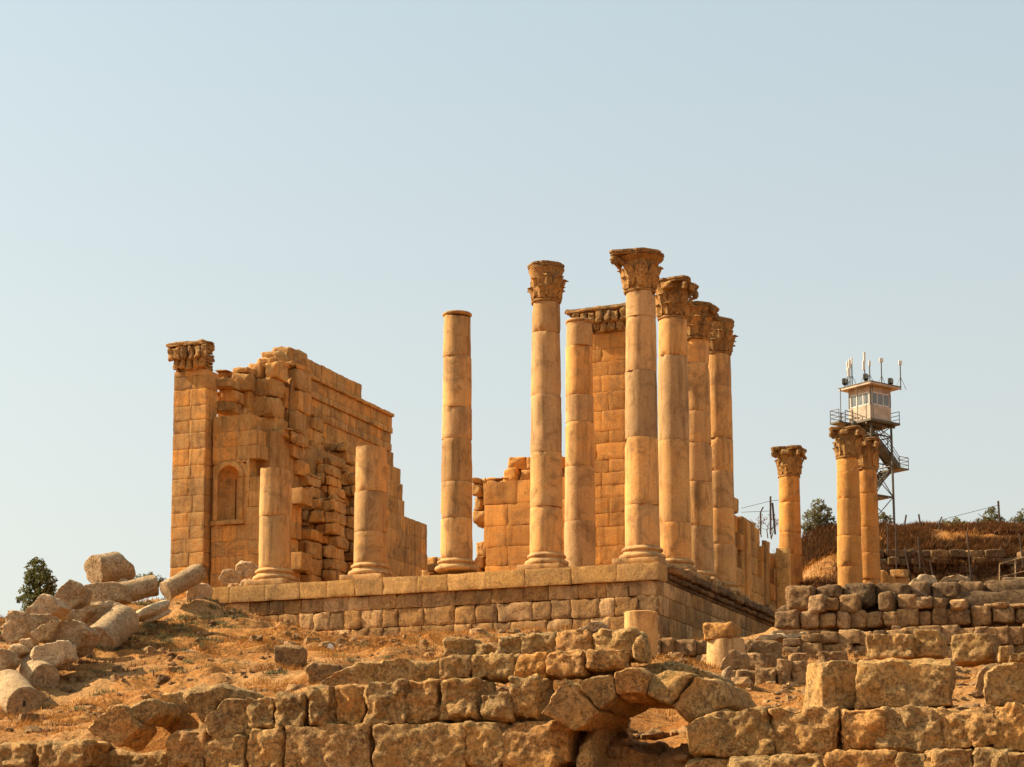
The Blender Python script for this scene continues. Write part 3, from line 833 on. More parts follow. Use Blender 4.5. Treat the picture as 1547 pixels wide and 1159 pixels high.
# the niche wall
BN = BW + 0.55
aN0, aN1 = a_at(426, BN), a_at(318, BN)      # right and left end
nx0, nx1 = a_at(369, BN), a_at(319, BN)      # niche panel
nzt, nzb = h_at(698, nx0, BN), h_at(792, nx0, BN)
def wall_top(a):
    """ragged upper edge of the niche wall, read off the photograph"""
    px = [318, 330, 352, 364, 378, 392, 404, 412, 440]
    py = [622, 622, 622, 634, 660, 716, 726, 735, 740]
    av = [a_at(x, BN) for x in px]
    hv = [h_at(y, aa, BN) for y, aa in zip(py, av)]
    return np.interp(-a, [-x for x in av], hv)
mb = MB(); z = -0.6; row = 0
while z < 13:
    hh = random.uniform(0.78, 1.05)
    x = aN1 + random.uniform(0, .5)
    while x > aN0 - 0.2:
        w = random.uniform(0.75, 1.5)
        x1, x0 = min(aN1, x), x - w
        zc = z + hh / 2
        if zc < wall_top((x0 + x1) / 2):
            t0, t1 = z, z + hh
            pieces = [(x0, x1, t0, t1)]
            if t1 > nzb + .03 and t0 < nzt - .03 and x0 < nx1 and x1 > nx0:
                pieces = [(x0, min(x1, nx0), t0, t1), (max(x0, nx1), x1, t0, t1)]
                pieces += [(max(x0, nx0), min(x1, nx1), t0, min(t1, nzb)), (max(x0, nx0), min(x1, nx1), max(t0, nzt), t1)]
            for q0, q1, u0, u1 in pieces:
                if q1 - q0 > 0.08 and u1 - u0 > .06:
                    rock(mb, L((q0 + q1) / 2, BN + 0.6, (u0 + u1) / 2), ((q1 - q0) / 2, 0.6, (u1 - u0) / 2), AXT, rnd=0.012, rough=0.02, res=0.2, jit=0.003, chip=0.04, frac=0)
        x -= w
    z += hh; row += 1
mb.build('niche_wall', M['ashlar'], tw)
# arched niche: panel with arched opening, moulded frame, recess with half dome
mb = MB()
nc = (nx0 + nx1) / 2; rw = (a_at(329, BN) - a_at(360, BN)) / 2
spring = h_at(722, nc, BN); sill = h_at(786, nc, BN)
arc = [(nc + rw * math.cos(t), spring + rw * math.sin(t)) for t in np.linspace(0, math.pi, 17)]
opening = [(nc + rw, sill)] + arc + [(nc - rw, sill)]
outer = [(nx1, sill)]
for (x, y) in arc:
    t = math.atan2(y - spring, x - nc)
    cx, sy = math.cos(t), math.sin(t)
    kx = (nx1 - nc) / abs(cx) if abs(cx) > 1e-3 else 1e9
    ky = (nzt - spring) / sy if sy > 1e-3 else 1e9
    kk = min(kx, ky); outer.append((nc + kk * cx, spring + kk * sy))
outer.append((nx0, sill))
v, f = [], []
nO = len(opening)
for (x, y) in opening: v.append(L(x, BN + .03, y))
for (x, y) in outer: v.append(L(x, BN + .03, y))
for i in range(nO - 1): f.append((i, i + 1, nO + i + 1, nO + i))
# recess: half cylinder and quarter dome
for k in range(1, 7):
    d = k / 6
    for (x, y) in opening:
        sx = (x - nc) * math.cos(d * math.pi / 2 * .96); hgt = y
        if y > spring: hgt = spring + (y - spring) * math.cos(d * math.pi / 2 * .9)
        v.append(L(nc + sx, BN + .03 + rw * 1.15 * math.sin(d * math.pi / 2), hgt))
base_i = 2 * nO
for k in range(6):
    for i in range(nO - 1):
        a0 = (i if k == 0 else base_i + (k - 1) * nO + i); b0 = base_i + k * nO + i
        f.append((a0, b0, b0 + 1, a0 + 1))
v += [L(nx1, BN + .03, nzb - .02), L(nx0, BN + .03, nzb - .02)]
mb.add(np.array(v), f, 0.5)
# sill, jamb strips and moulded arch
rock(mb, L(nc, BN - 0.02, sill - 0.14), ((nx1 - nx0) / 2, 0.14, 0.13), AXT, rnd=0.03, rough=0.015, res=0.15, jit=0.01)
rock(mb, L(nc, BN + 0.62, sill - 0.06), (rw, 0.5, 0.05), AXT, rnd=0.01, rough=0.01, res=0.3, jit=0.0)
for s in (-1, 1):
    rock(mb, L(nc + s * (rw + 0.16), BN + 0.0, (sill + spring) / 2), (0.13, 0.10, (spring - sill) / 2), AXT, rnd=0.03, rough=0.012, res=0.15, jit=0.01)
for i in range(len(arc) - 1):
    t0 = math.atan2(arc[i][1] - spring, arc[i][0] - nc); t1 = math.atan2(arc[i + 1][1] - spring, arc[i + 1][0] - nc); tm = (t0 + t1) / 2
    er = E1 * math.cos(tm) + EZ * math.sin(tm); et = -E1 * math.sin(tm) + EZ * math.cos(tm)
    rock(mb, L(nc, BN + 0.0, spring) + er * (rw + 0.17), (0.14, 0.11, (rw + .17) * abs(t1 - t0) / 2 * 1.06), np.stack([er, E2, et]), rnd=0.03, rough=0.01, res=0.12, jit=0.0, tint=0.5)
mb.build('niche', M['ashlar'], tw, smooth=True)
# upper broken core between pier and corner, and the ragged broken section
mb = MB()
bar(mb, L(26.9, 13.6, 5.0), (1.6, 4.6, 5.6), AXT, tint=0.1)
for px0, px1, py, b0_, dp in ((322, 372, 585, 10.6, 1.2), (346, 400, 566, 11.6, 1.4), (372, 436, 556, 13.2, 1.4), (404, 440, 560, 15.0, 1.2)):
    a0_, a1_ = a_at(px1, b0_), a_at(px0, b0_); ht_ = h_at(py, a0_, b0_)
    rock(mb, L((a0_ + a1_) / 2, b0_ + dp, ht_ / 2), ((a1_ - a0_) / 2, dp, ht_ / 2), AXT, rnd=.1, rough=.1, res=.5, tint=.2)
mb.build('core', M['ashlar'], tw, smooth=False)
AW = 28.0                                              # inner face of the long wall
mb = MB()
def ragged(px0, px1, py0, py1, b, hb, wb, dep, rnd=0.06, rough=0.07, keep=0.97, res=0.15, jit=0.10):
    """rough masonry filling a photo window on temple plane b"""
    y = py1
    while y > py0:
        am = a_at((px0 + px1) / 2, b)
        hp = hb * scale(L(am, b)[1]) * random.uniform(.8, 1.2)
        x = px0 - random.uniform(0, 8)
        while x < px1:
            wp = wb * scale(L(am, b)[1]) * random.uniform(.65, 1.35)
            if random.random() < keep:
                xa, xb = max(px0, x), min(px1, x + wp)
                if xb - xa > 5:
                    a0, a1 = a_at(xa, b), a_at(xb, b)
                    h0, h1 = h_at(y, a0, b), h_at(max(py0, y - hp), a0, b)
                    rock(mb, L((a0 + a1) / 2, b + dep / 2 + random.uniform(-.4, .3), (h0 + h1) / 2), (abs(a0 - a1) / 2 * .98, dep / 2, abs(h1 - h0) / 2 * .99), AXT @ rotz(random.uniform(-.12, .12)), rnd=rnd, rough=rough, res=res, jit=jit, chip=0.12)
            x += wp
        y -= hp
# stepped blocks above the niche wall, up to the top of the tower
ragged(318, 347, 576, 624, BN + 1.0, 0.75, 1.5, 1.4, rnd=0.07)
ragged(322, 345, 562, 580, BN + 2.4, 0.7, 1.0, 1.2)
ragged(346, 372, 556, 640, BN + 2.3, 0.9, 1.2, 1.4)
ragged(370, 412, 548, 662, BN + 3.2, 1.1, 1.3, 1.6)
ragged(366, 386, 548, 556, BN + 3.4, 0.45, 0.9, 1.2)
ragged(386, 420, 543, 552, BN + 4.2, 0.5, 1.0, 1.2)
ragged(345, 366, 557, 566, BN + 3.0, 0.45, 0.7, 1.2)
# recessed corner with the pilaster strip and shelf block
ragged(408, 446, 548, 652, 13.2, 1.2, 1.6, 1.6, rnd=0.07, rough=0.04, jit=0.04)
ragged(386, 440, 650, 668, 10.6, 0.62, 2.0, 1.8, rnd=0.12)
ragged(388, 446, 668, 716, 11.6, 0.95, 1.0, 1.6)
# the broken section, stepping to the right and down
ragged(430, 470, 614, 700, 15.6, 0.7, 0.8, 1.6)
ragged(440, 498, 690, 760, 14.6, 0.62, 0.75, 1.8)
ragged(438, 505, 752, 880, 12.8, 0.62, 0.72, 1.8)
ragged(468, 520, 668, 770, 18.6, 0.7, 0.8, 1.8)
ragged(490, 534, 712, 880, 17.4, 0.65, 0.72, 2.0)
ragged(520, 556, 735, 880, 20.6, 0.65, 0.75, 2.0)
ragged(408, 470, 800, 886, 11.2, 0.85, 1.0, 1.6, rnd=0.08, rough=0.05, jit=0.06)
ragged(424, 470, 716, 800, 13.0, 0.62, 0.72, 1.4, rnd=0.06, rough=0.08, jit=.12, keep=.97)
for px0, px1, py, b_ in ((432, 470, 620, 16.2), (442, 500, 700, 15.2), (440, 506, 756, 13.5), (470, 520, 676, 19.2), (492, 534, 720, 18.0), (522, 556, 742, 21.2), (426, 470, 722, 13.6)):
    a0_, a1_ = a_at(px1, b_), a_at(px0, b_); ht_ = h_at(py, a0_, b_)
    rock(mb, L((a0_ + a1_) / 2, b_ + .7, ht_ / 2 - .2), ((a1_ - a0_) / 2, .6, ht_ / 2 + .1), AXT, rnd=.1, rough=.12, res=.3, tint=.3)
mb.build('broken_masonry', M['ashlar'], tw)
# the long inner wall, running away to the right, with entablature courses on top
lw = MB(); AXI = np.stack([E2, -E1, EZ])
hT = h_at(556, AW, b_at(440, AW))                      # top of the frieze course
b0w = b_at(424, AW)
steps = [(588, hT + 0.05), (594, hT - 1.6), (601, h_at(682, AW, b_at(596, AW))), (607, h_at(700, AW, b_at(604, AW))), (613, h_at(745, AW, b_at(610, AW))), (625, h_at(770, AW, b_at(619, AW))), (642, h_at(797, AW, b_at(633, AW)))]
def long_top(b):
    for px, hh in steps:
        if b < b_at(px, AW): return hh
    return -5
z = -0.5
bEnd = b_at(642, AW)
while z < hT - 2.7:
    hh = random.uniform(0.8, 1.15)
    if z + hh > hT - 2.9: hh = hT - 2.6 - z
    x = b0w
    while x < bEnd:
        w = random.uniform(0.9, 2.2)
        if z + hh * .6 < long_top(x + w / 2):
            rock(lw, L(AW + 0.7, x + w / 2, z + hh / 2), (w / 2, 0.7, hh / 2), AXI, rnd=0.012, rough=0.02, res=0.3, jit=0.003, chip=0.03)
        x += w
    z += hh
lw.build('long_wall', M['ashlar'], tw)
fr = MB()
for (zz, hh, out) in ((hT - 2.35, 0.26, 0.10), (hT - 1.75, 0.34, 0.06), (hT - 1.2, 0.20, 0.20), (hT - 0.62, 0.36, 0.12), (hT - 0.14, 0.12, 0.30)):
    x = b0w + 0.2
    while x < b_at(588, AW) - .3:
        w = min(random.uniform(1.4, 2.6), b_at(588, AW) - x)
        rock(fr, L(AW - out + 0.75, x + w / 2, zz), (w / 2, 0.75, hh), AXI, rnd=0.03, rough=0.02, res=0.3, jit=0.004, chip=0.05)
        x += w
fr.build('entablature', M['ashlar'], tw)
tp = MB(); x = b_at(452, AW)
while x < b_at(545, AW):
    w = min(random.uniform(1.2, 2.4), b_at(545, AW) - x + .01)
    rock(tp, L(AW + 0.75, x + w / 2, hT + 0.55), (w / 2, 0.7, 0.52), AXI, rnd=0.05, rough=0.04, res=0.22, jit=0.01, chip=0.06)
    x += w
for px, py, w_, h_ in ((430, 545, .9, .5), (443, 540, .8, .62), (455, 541, .7, .5), (418, 552, .7, .45)):
    b = b_at(px, AW); hq = h_at(py, AW, b)
    rock(tp, L(AW + 0.7, b, hq), (w_, .7, h_), AXI, rnd=0.25, rough=0.10, res=0.18, jit=0.15)
tp.build('parapet', M['ashlar'], tw)

# ------------------------------------------------------------------ right anta, wall behind the door, low far walls
rp = thing('square_pier', 'deep orange square pier of stacked blocks with a leafy capital beside the thick plain column', 'pier', L(4.6, 7.7, 0))
BR = 7.9
r0, r1 = a_at(946, BR), a_at(874, BR)
mb = MB(); z = -0.4; zt = h_at(500, r0, BR); k = 0
while z < zt - .05:
    hh = min(random.uniform(.65, 1.15), zt - z)
    if zt - z - hh < .3: hh = zt - z
    cut = r0 + (r1 - r0) * random.choice([.35, .62, .5])
    for q0, q1 in ((r0, cut), (cut, r1)):
        rock(mb, L((q0 + q1) / 2, BR + 1.0, z + hh / 2), ((q1 - q0) / 2, 1.0, hh / 2), AXT, rnd=0.012, rough=0.018, res=0.2, jit=0.003, chip=0.02, frac=0)
    z += hh
mb.build('shaft', M['orange'], rp)
pier_capital(r0, r1, BR, zt, h_at(463, r0, BR), rp, 5, left_flare=0.62, right_flare=0.40, dep=.7)
dw = thing('door_wall_ruin', 'low orange wall remnant with a stepped left edge, just right of the capital-less column', 'ruined wall', L(a_at(780, 8.4), 8.4, 0))
mb = MB(); BD = 8.6
def dtop(px): return 742 if px < 731 else 738 if px < 762 else 722
z = -0.5; aL, aR = a_at(732, BD), a_at(862, BD)
while True:
    hh = random.uniform(.95, 1.35)
    if z + hh > h_at(735, aL, BD) + .3: break
    x = aL + random.uniform(-.1, .1)
    while x > aR:
        w = random.uniform(1.1, 2.0)
        rock(mb, L(x - w / 2, BD + .8, z + hh / 2), (w / 2, .8, hh / 2), AXT, rnd=0.012, rough=0.02, res=0.22, jit=0.003, chip=.05, frac=0)
        x -= w
    z += hh
mb.build('ashlar_face', M['orange'], dw)
mb = MB()
ragged(732, 768, 722, 742, BD + .4, .6, .8, 1.4, rnd=.08, rough=.06, keep=1, jit=.06)
ragged(764, 858, 690, 738, BD + .5, .9, 1.2, 1.8, rnd=0.08, rough=.06, keep=1, jit=.05)
a0_, a1_ = a_at(856, BD + 1.2), a_at(738, BD + 1.2); ht_ = h_at(726, a0_, BD + 1.2)
rock(mb, L((a0_ + a1_) / 2, BD + 2.0, ht_ / 2), ((a1_ - a0_) / 2, .8, ht_ / 2), AXT, rnd=.1, rough=.06, res=.4, tint=.2)
a1_ = a_at(768, BD + 1.2); ht_ = h_at(698, a0_, BD + 1.2)
rock(mb, L((a0_ + a1_) / 2, BD + 2.1, ht_ / 2), ((a1_ - a0_) / 2, .7, ht_ / 2), AXT, rnd=.1, rough=.06, res=.4, tint=.3)
ragged(714, 736, 722, 880, BD + 2.2, .75, .7, 1.6, rnd=.1)
mb.build('rough_top', M['ashlar'], dw)

fw = thing('far_wall_remnant', 'small low wall remnant on the podium behind the column without a capital', 'ruined wall', L(20, 40, 0))
mb = MB()
ragged(634, 668, 842, 900, 38.0, 1.0, 1.5, 1.5, rnd=.05, rough=.05, jit=.06, keep=1)
mb.build('rough_masonry', M['ashlar'], fw); mb = MB()
ragged(646, 672, 852, 900, 30.0, .9, 1.4, 1.5, rnd=.05, rough=.05, jit=.06, keep=1)
mb.build('rough_masonry', M['ashlar'], fw)

# right long wall of the cella, outer face with worn slots
rw_ = thing('side_cella_wall', 'long low wall with dark upright slots, running back from the fourth side column', 'ruined wall', L(4, 36, 0))
AWR = 3.95
mb = MB(); bS, bE = 14.0, b_at(1181, AWR)
slots = [(b_at(1117, AWR), 25 * 0 + 0.9, 778, 858), (b_at(1146, AWR), 1.0, 800, 866), (b_at(1167, AWR), 1.0, 838, 880)]
def rtop(b):
    px = np.interp(b, [b_at(p, AWR) for p in (1040, 1113, 1119, 1120, 1150, 1152, 1165, 1166, 1181)], [757, 757, 757, 777, 800, 812, 818, 830, 832])
    return h_at(px, AWR, b)
z = -0.6
while z < 10:
    hh = random.uniform(.8, 1.2)
    x = bS
    while x < bE:
        w = random.uniform(1.0, 2.2); x1 = min(bE, x + w)
        xm = (x + x1) / 2; zm = z + hh / 2
        rec = 0.0
        for sb, sw, y0, y1 in slots:
            if abs(xm - sb) < sw * 0.9 and h_at(y1, AWR, sb) < zm < h_at(y0, AWR, sb): rec = 0.30
        if z + hh * .5 < rtop(xm):
            rock(mb, L(AWR + .8 + rec, xm, zm), ((x1 - x) / 2, .8, hh / 2), AXI, rnd=.04, rough=.03, res=.25, jit=.01, chip=.05)
        x = x1
    z += hh
for px, y0 in ((1129, 790), (1158, 818), (1176, 838)):
    b = b_at(px, AWR); ht = h_at(y0, AWR, b)
    rock(mb, L(AWR - .02, b, ht / 2 - .3), (.5, .16, ht / 2 + .3), AXI, rnd=.05, rough=.03, res=.25, jit=.01, chip=.05)
for b0_, b1_, py in ((14, 31, 765), (31, 37, 792), (37, bE - .3, 835)):
    ht_ = h_at(py, AWR, min(b1_, 42))
    rock(mb, L(AWR + 1.35, (b0_ + b1_) / 2, ht_ / 2 - .3), ((b1_ - b0_) / 2, .6, ht_ / 2 - .3), AXI, rnd=.1, rough=.04, res=.6, tint=.4, frac=0)
mb.build('ashlar_face', M['ashlar'], rw_)
mb = MB()
for px, py in ((1158, 805), (1163, 812), (1168, 806), (1172, 816), (1161, 818), (1166, 824)):
    b = b_at(px, AWR) + 1.5
    rock(mb, L(AWR + 2.2, b, h_at(py, AWR + 2, b)), (.5, .5, .42), AXI, rnd=.3, rough=.12, res=.15, jit=.2)
mb.build('rough_top', M['pale'], rw_)
mb = MB()
bq = b_at(1189, AWR - 1.2)
hq = h_at(828, AWR - 1.2, bq)
rock(mb, L(AWR - 1.0, bq, hq / 2 - .9), (.42, .35, hq / 2 + .9), AXT, rnd=.04, rough=.02, res=.25, jit=.01, tint=.6)
tag(mb.build('standing_slab', M['ledge'], origin=mb.foot()), 'pale upright slab in sunlight against the foot of the lone distant column', 'stone slab')

# ------------------------------------------------------------------ fallen drums and blocks on the left slope
FALL = 'fallen column drums and blocks on the left slope'
def fallen_drum(p, q, r, label, seed, tint=0.4, m='pale', hole=True, broken=0.0):
    p, q = np.asarray(p), np.asarray(q)
    d = q - p; l = np.linalg.norm(d); fr_ = axis_frame(d)
    mb = MB()
    n = max(6, int(l / 0.16))
    prof = [(r * 0.05, 0.0), (r * 0.5, 0.0), (r * 0.93, 0.0), (r * 0.985, 0.03)] + [(r * (1 + 0.01 * math.sin(3 * k)), 0.05 + (l - 0.1) * k / n) for k in range(n + 1)] + [(r * 0.985, l - 0.03), (r * 0.93, l), (r * 0.5, l), (r * .05, l)]
    lathe(mb, prof, 40, tint=tint)
    v = mb.v[0]; rs = np.random.default_rng(seed); sd = rs.uniform(0, 50, 3)
    rl = np.hypot(v[:, 0], v[:, 1])[:, None]; rad = v * [1, 1, 0] / np.maximum(rl, 1e-6)
    e = np.minimum(v[:, 2], l - v[:, 2])
    dd = fbm(v + sd, 1.1, 4, 2) * 0.07 - np.clip(1 - e / 0.3, 0, 1) * np.maximum(0, fbm(v + sd, 1.6, 3, 8) - .12) * 0.28
    v = v + rad * (dd * np.clip(rl[:, 0] / r * 1.6 - .5, 0, 1))[:, None]
    v[:, 2] += fbm(v + sd, 1.8, 3, 4) * 0.05
    if broken: v[:, 2] = np.minimum(v[:, 2], l - broken * (0.5 + 0.5 * (v[:, 1] / r)) * 1.0 + 0.25 * fbm(v + sd, 1.5, 3, 9))
    mb.v[0] = p + v @ fr_
    o = mb.build('fallen_drum', M[m], origin=mb.foot())
    tag(o, label, 'column drum', FALL)
    if hole:
        hb = MB(); bar(hb, p + fr_[2] * 0.055 + fr_[0] * 0.03 * r + fr_[1] * .12 * r, (0.05, 0.11, 0.075), fr_ @ np.eye(3), 0.1)
        hb.build('dowel_hole', M['black'], o)
    return o
fallen_drum(P(37, 1066, 75.2), P(13, 1037, 77.6), 0.70, 'pale drum lying lowest on the slope, its round end with a dowel slot facing us', 1)
fallen_drum(P(69, 1026, 78.0), P(33, 1001, 80.6), 0.60, 'drum lying directly above and behind the lowest one, its end face broken', 2, hole=False)
fallen_drum(P(147, 972, 86.0), P(187, 936, 88.6), 0.74, 'big drum tilted uphill in mid slope, a crack across its shaded front end', 3, hole=False)
fallen_drum(P(141, 862, 94.0), P(192, 855, 95.6), 0.76, 'topmost drum, balanced on rubble against the sky with a slot in its end', 4, broken=0.7)
fallen_drum(P(176, 897, 93.2), P(236, 884, 93.8), 0.52, 'slender drum lying sideways below the topmost drum', 5, hole=False, m='pale')
fallen_drum(P(250, 893, 97.2), P(303, 864, 98.4), 0.50, 'slender drum leaning up towards the square pier at the podium end', 6, hole=False)
# tipped column base
mb = MB()
ax = axis_frame(np.array([-0.22, -0.36, 0.95]))
cB = P(235, 934, 95)
base_prof = [(0.1, 0), (0.80, 0.0), (0.86, 0.05), (0.80, .12), (0.74, .2), (0.82, .28), (0.93, .36), (0.97, .46), (0.93, .56), (0.86, .60), (0.1, .62)]
lathe(mb, [(r_ * 1.0, h_) for r_, h_ in base_prof], 40, cB, axis_frame(np.array([-0.35, -0.30, 0.88])), rough=0.06, sc=1.5, tint=0.9, seed=5)
o = mb.build('tipped_base', M['pale'], origin=mb.foot()); tag(o, 'tipped round column base with a flat sunlit disc on top', 'column base', FALL)

def poly_thing(name, label, cat, pxs, Y, depth, m, group=None, voxel=0.08, rough=0.06, smooth=3, tint=None, seed=None, dirv=None, back=0.92):
    mb = MB()
    d = np.array([0.25, 1.0, 0.0]) if dirv is None else np.asarray(dirv, float)
    remesh_poly(mb, px_poly(pxs, Y), d / np.linalg.norm(d) * depth, voxel, smooth, rough, tint, seed, back)
    o = mb.build(name, M[m], origin=mb.foot())
    return tag(o, label, cat, group)
FB = 'fallen_block'
LB = [
 ([(11, 921), (41, 927), (40, 958), (24, 972), (8, 971), (1, 962)], 81, 1.3, 'leftmost block with a small dark hole in its shaded face'),
 ([(41, 927), (78, 926), (79, 939), (56, 949), (41, 947)], 82, 1.1, 'flat-topped oblong block right beside the leftmost holed block'),
 ([(36, 923), (63, 897), (78, 902), (93, 917), (80, 928), (50, 930)], 84, 1.3, 'wedge-shaped block with a bright slanting face in front of the dark tree'),
 ([(80, 901), (104, 874), (125, 887), (120, 908), (106, 921), (94, 914)], 88, 1.3, 'steeply tilted block with a pointed top just right of the dark tree'),
 ([(117, 903), (128, 884), (150, 878), (178, 880), (182, 906), (160, 912), (126, 922)], 91, 1.6, 'ragged orange lump holding up the topmost drum'),
 ([(112, 925), (128, 911), (150, 906), (158, 916), (130, 930)], 90, 1.0, 'small angular block wedged below the ragged orange lump'),
 ([(44, 956), (76, 937), (95, 934), (70, 966), (52, 973)], 79.5, 1.0, 'rough-faced slab leaning left of the bigger central block'),
 ([(62, 970), (102, 933), (122, 940), (134, 954), (120, 975), (100, 990), (70, 982)], 80, 1.5, 'largest central block with a sharp ridge, left of the cracked drum'),
 ([(116, 943), (140, 922), (165, 907), (186, 912), (172, 926), (142, 946), (124, 950)], 88.5, 1.1, 'rough broken slab propped along the back of the cracked drum'),
 ([(102, 932), (104, 922), (130, 917), (140, 921), (118, 942)], 88, 0.9, 'short block with a lit flat top under the rough propped slab'),
 ([(38, 983), (62, 973), (98, 967), (100, 994), (84, 1004), (64, 1013), (50, 1000)], 78.6, 1.3, 'sharp-edged block in front of the central ridge block'),
 ([(6, 985), (20, 972), (34, 975), (38, 984), (22, 994)], 79, .9, 'small rounded stone below the leftmost holed block'),
 ([(28, 968), (42, 962), (50, 970), (46, 980), (34, 980)], 79.5, .7, 'little orange stone between the leftmost block and the leaning slab'),
 ([(80, 922), (88, 917), (102, 923), (100, 935), (84, 934)], 87, .7, 'small grey stone wedged below the steeply tilted block'),
 ([(-12, 1000), (-4, 978), (8, 980), (14, 998), (4, 1014), (-12, 1012)], 78, 1.1, 'stone cut by the left edge of the view, above the lowest drum'),
 ([(162, 878), (172, 870), (190, 874), (206, 886), (190, 893), (168, 892)], 94.6, .9, 'slim rubble piece tucked under the right end of the topmost drum'),
 ([(266, 930), (270, 914), (298, 912), (300, 926), (290, 934)], 99.2, 1.0, 'left one of two squared blocks at the foot of the podium corner'),
 ([(300, 930), (301, 914), (318, 914), (320, 930), (312, 934)], 99.4, 1.0, 'right one of two squared blocks at the foot of the podium corner'),
 ([(265, 911), (278, 904), (292, 904), (296, 912), (282, 914)], 101.5, .8, 'low orange rubble stone beside the ledge end of the podium'),
 ([(291, 910), (292, 897), (310, 896), (311, 911)], 102, .9, 'small cubic block touching the left end of the podium ledge'),
 ([(329, 874), (338, 860), (352, 859), (363, 868), (362, 880), (340, 884)], 104.5, .9, 'round boulder on the podium in front of the arched niche'),
 ([(356, 862), (358, 847), (380, 848), (388, 860), (384, 872), (368, 874)], 105.5, .9, 'dark boulder on the podium between the arched niche and the shortest stub'),
 ([(338, 884), (350, 879), (366, 882), (366, 889), (342, 890)], 102.9, .7, 'flat pale slab lying on the podium below the round boulder'),
 ([(280, 906), (284, 888), (298, 880), (311, 882), (313, 904), (296, 910)], 98.9, 1.0, 'low stone propping up the slender leaning drum at the podium end'),
 ([(362, 888), (366, 876), (378, 874), (386, 884), (382, 890)], 102.6, .6, 'small stone leaning against the base of the shortest stub'),
]
for k, (pxs, Y, d, lab) in enumerate(LB):
    poly_thing(FB, lab, 'stone block', pxs, Y, d, 'pale', FALL if k < 20 else 'boulders on the podium', voxel=0.07, rough=0.07, seed=300 + k, smooth=2)
poly_thing('squared_block', 'squared grey block standing alone on the dry grass', 'stone block', [(414, 976), (436, 973), (456, 976), (455, 1004), (434, 1012), (413, 998)], 76, 0.9, 'mid', voxel=.07, rough=.03, smooth=2, tint=.3)
poly_thing('half_buried_block', 'orange brown block half buried in the grass above the front wall', 'stone block', [(464, 1012), (472, 1003), (514, 1004), (512, 1024), (490, 1038), (466, 1034)], 64, 1.0, 'mid', voxel=.06, rough=.11, tint=.2)
poly_thing('flat_stone', 'small bright flat stone lying on the grass slope', 'stone', [(278, 985), (284, 981), (296, 984), (300, 991), (290, 992)], 84, .6, 'pale', voxel=.05, rough=.03, tint=.95)
poly_thing('bright_pebble', 'tiny white stone in the dry grass right of the squared grey block', 'stone', [(493, 979), (497, 971), (501, 974), (500, 981)], 76, .3, 'white', voxel=.03, rough=.01)
poly_thing('bedrock', 'long low tongue of bare pale bedrock behind the front wall', 'rock outcrop', [(466, 1042), (485, 1024), (508, 1011), (540, 1003), (573, 1000), (596, 992), (632, 996), (668, 996), (676, 1010), (674, 1040), (560, 1046)], 58.5, 3.2, 'field', voxel=.10, rough=.11, smooth=4, tint=.7, back=.75)

# ------------------------------------------------------------------ foreground wall, its arches and the blocks on it
fgw = thing('foreground_wall', 'massive ruined block wall across the foreground, weathered grey on top', 'ruined wall', P(600, 1130, wallY(600)))
def wblock(parent, x0, y0, x1, y1, dep=1.5, off=0.0, m='field', rnd=0.045, rough=0.08, jit=0.05, name='block', tint=None, chip=0.08, res=0.055):
    mb = MB(); Y = wallY((x0 + x1) / 2, off)
    px_block(mb, x0, y0, x1, y1, Y, dep, axes=rot_axes(-R(17)), rnd=rnd, rough=rough, jit=jit, res=res, tint=tint, chip=chip)
    return mb.build(name, M[m], parent)
rowA = [(383, 1054, 426, 1098), (424, 1049, 474, 1097), (472, 1037, 517, 1094), (519, 1037, 561, 1093), (562, 1033, 625, 1092), (624, 1030, 673, 1090), (676, 1030, 740, 1088), (737, 1050, 786, 1089), (786, 1024, 824, 1084)]
rowB = [(261, 1104, 322, 1162), (320, 1112, 383, 1162), (383, 1101, 439, 1162), (438, 1096, 574, 1163), (574, 1093, 716, 1163), (716, 1090, 772, 1163), (770, 1089, 868, 1163)]
rowE = [(x, 1163, x + 95, 1235) for x in range(-20, 880, 95)]
for i, q in enumerate(rowA): wblock(fgw, q[0] - 2, q[1] - 2, q[2] + 2, q[3] + 2, rough=.11, off=random.uniform(-.12, .12))
for q in rowB: wblock(fgw, q[0] - 3, q[1] - 1, q[2] + 3, q[3], off=-0.12, rnd=.035, rough=.07, jit=.03, tint=random.uniform(.45, .9))
for q in rowE: wblock(fgw, *q, off=-.15, rnd=.08, rough=.05)
for q in [(-25, 1124, 62, 1164), (60, 1118, 152, 1164), (150, 1134, 270, 1164)]: wblock(fgw, *q, off=-0.1 if q[0] < 140 else .9, rnd=.12, tint=.6)
for k, pxs in enumerate([[(305, 1091), (322, 1070), (338, 1056), (385, 1058), (404, 1092), (380, 1112), (326, 1128)]]):
    mb = MB(); remesh_poly(mb, px_poly(pxs, wallY(350)), np.array([.3, 1.4, 0]), .085, 3, .08, .5, 900 + k, .95); mb.build('block', M['field'], fgw)
# core behind the facing
mb = MB()
for x0, x1, yt in ((300, 420, 1075), (420, 560, 1056), (560, 700, 1046), (700, 850, 1044)):
    px_block(mb, x0, yt, x1, 1240, wallY((x0 + x1) / 2, .5), 1.6, axes=rot_axes(-R(17)), rnd=.2, rough=.1, res=.25, tint=.3)
mb.build('core', M['field'], fgw)

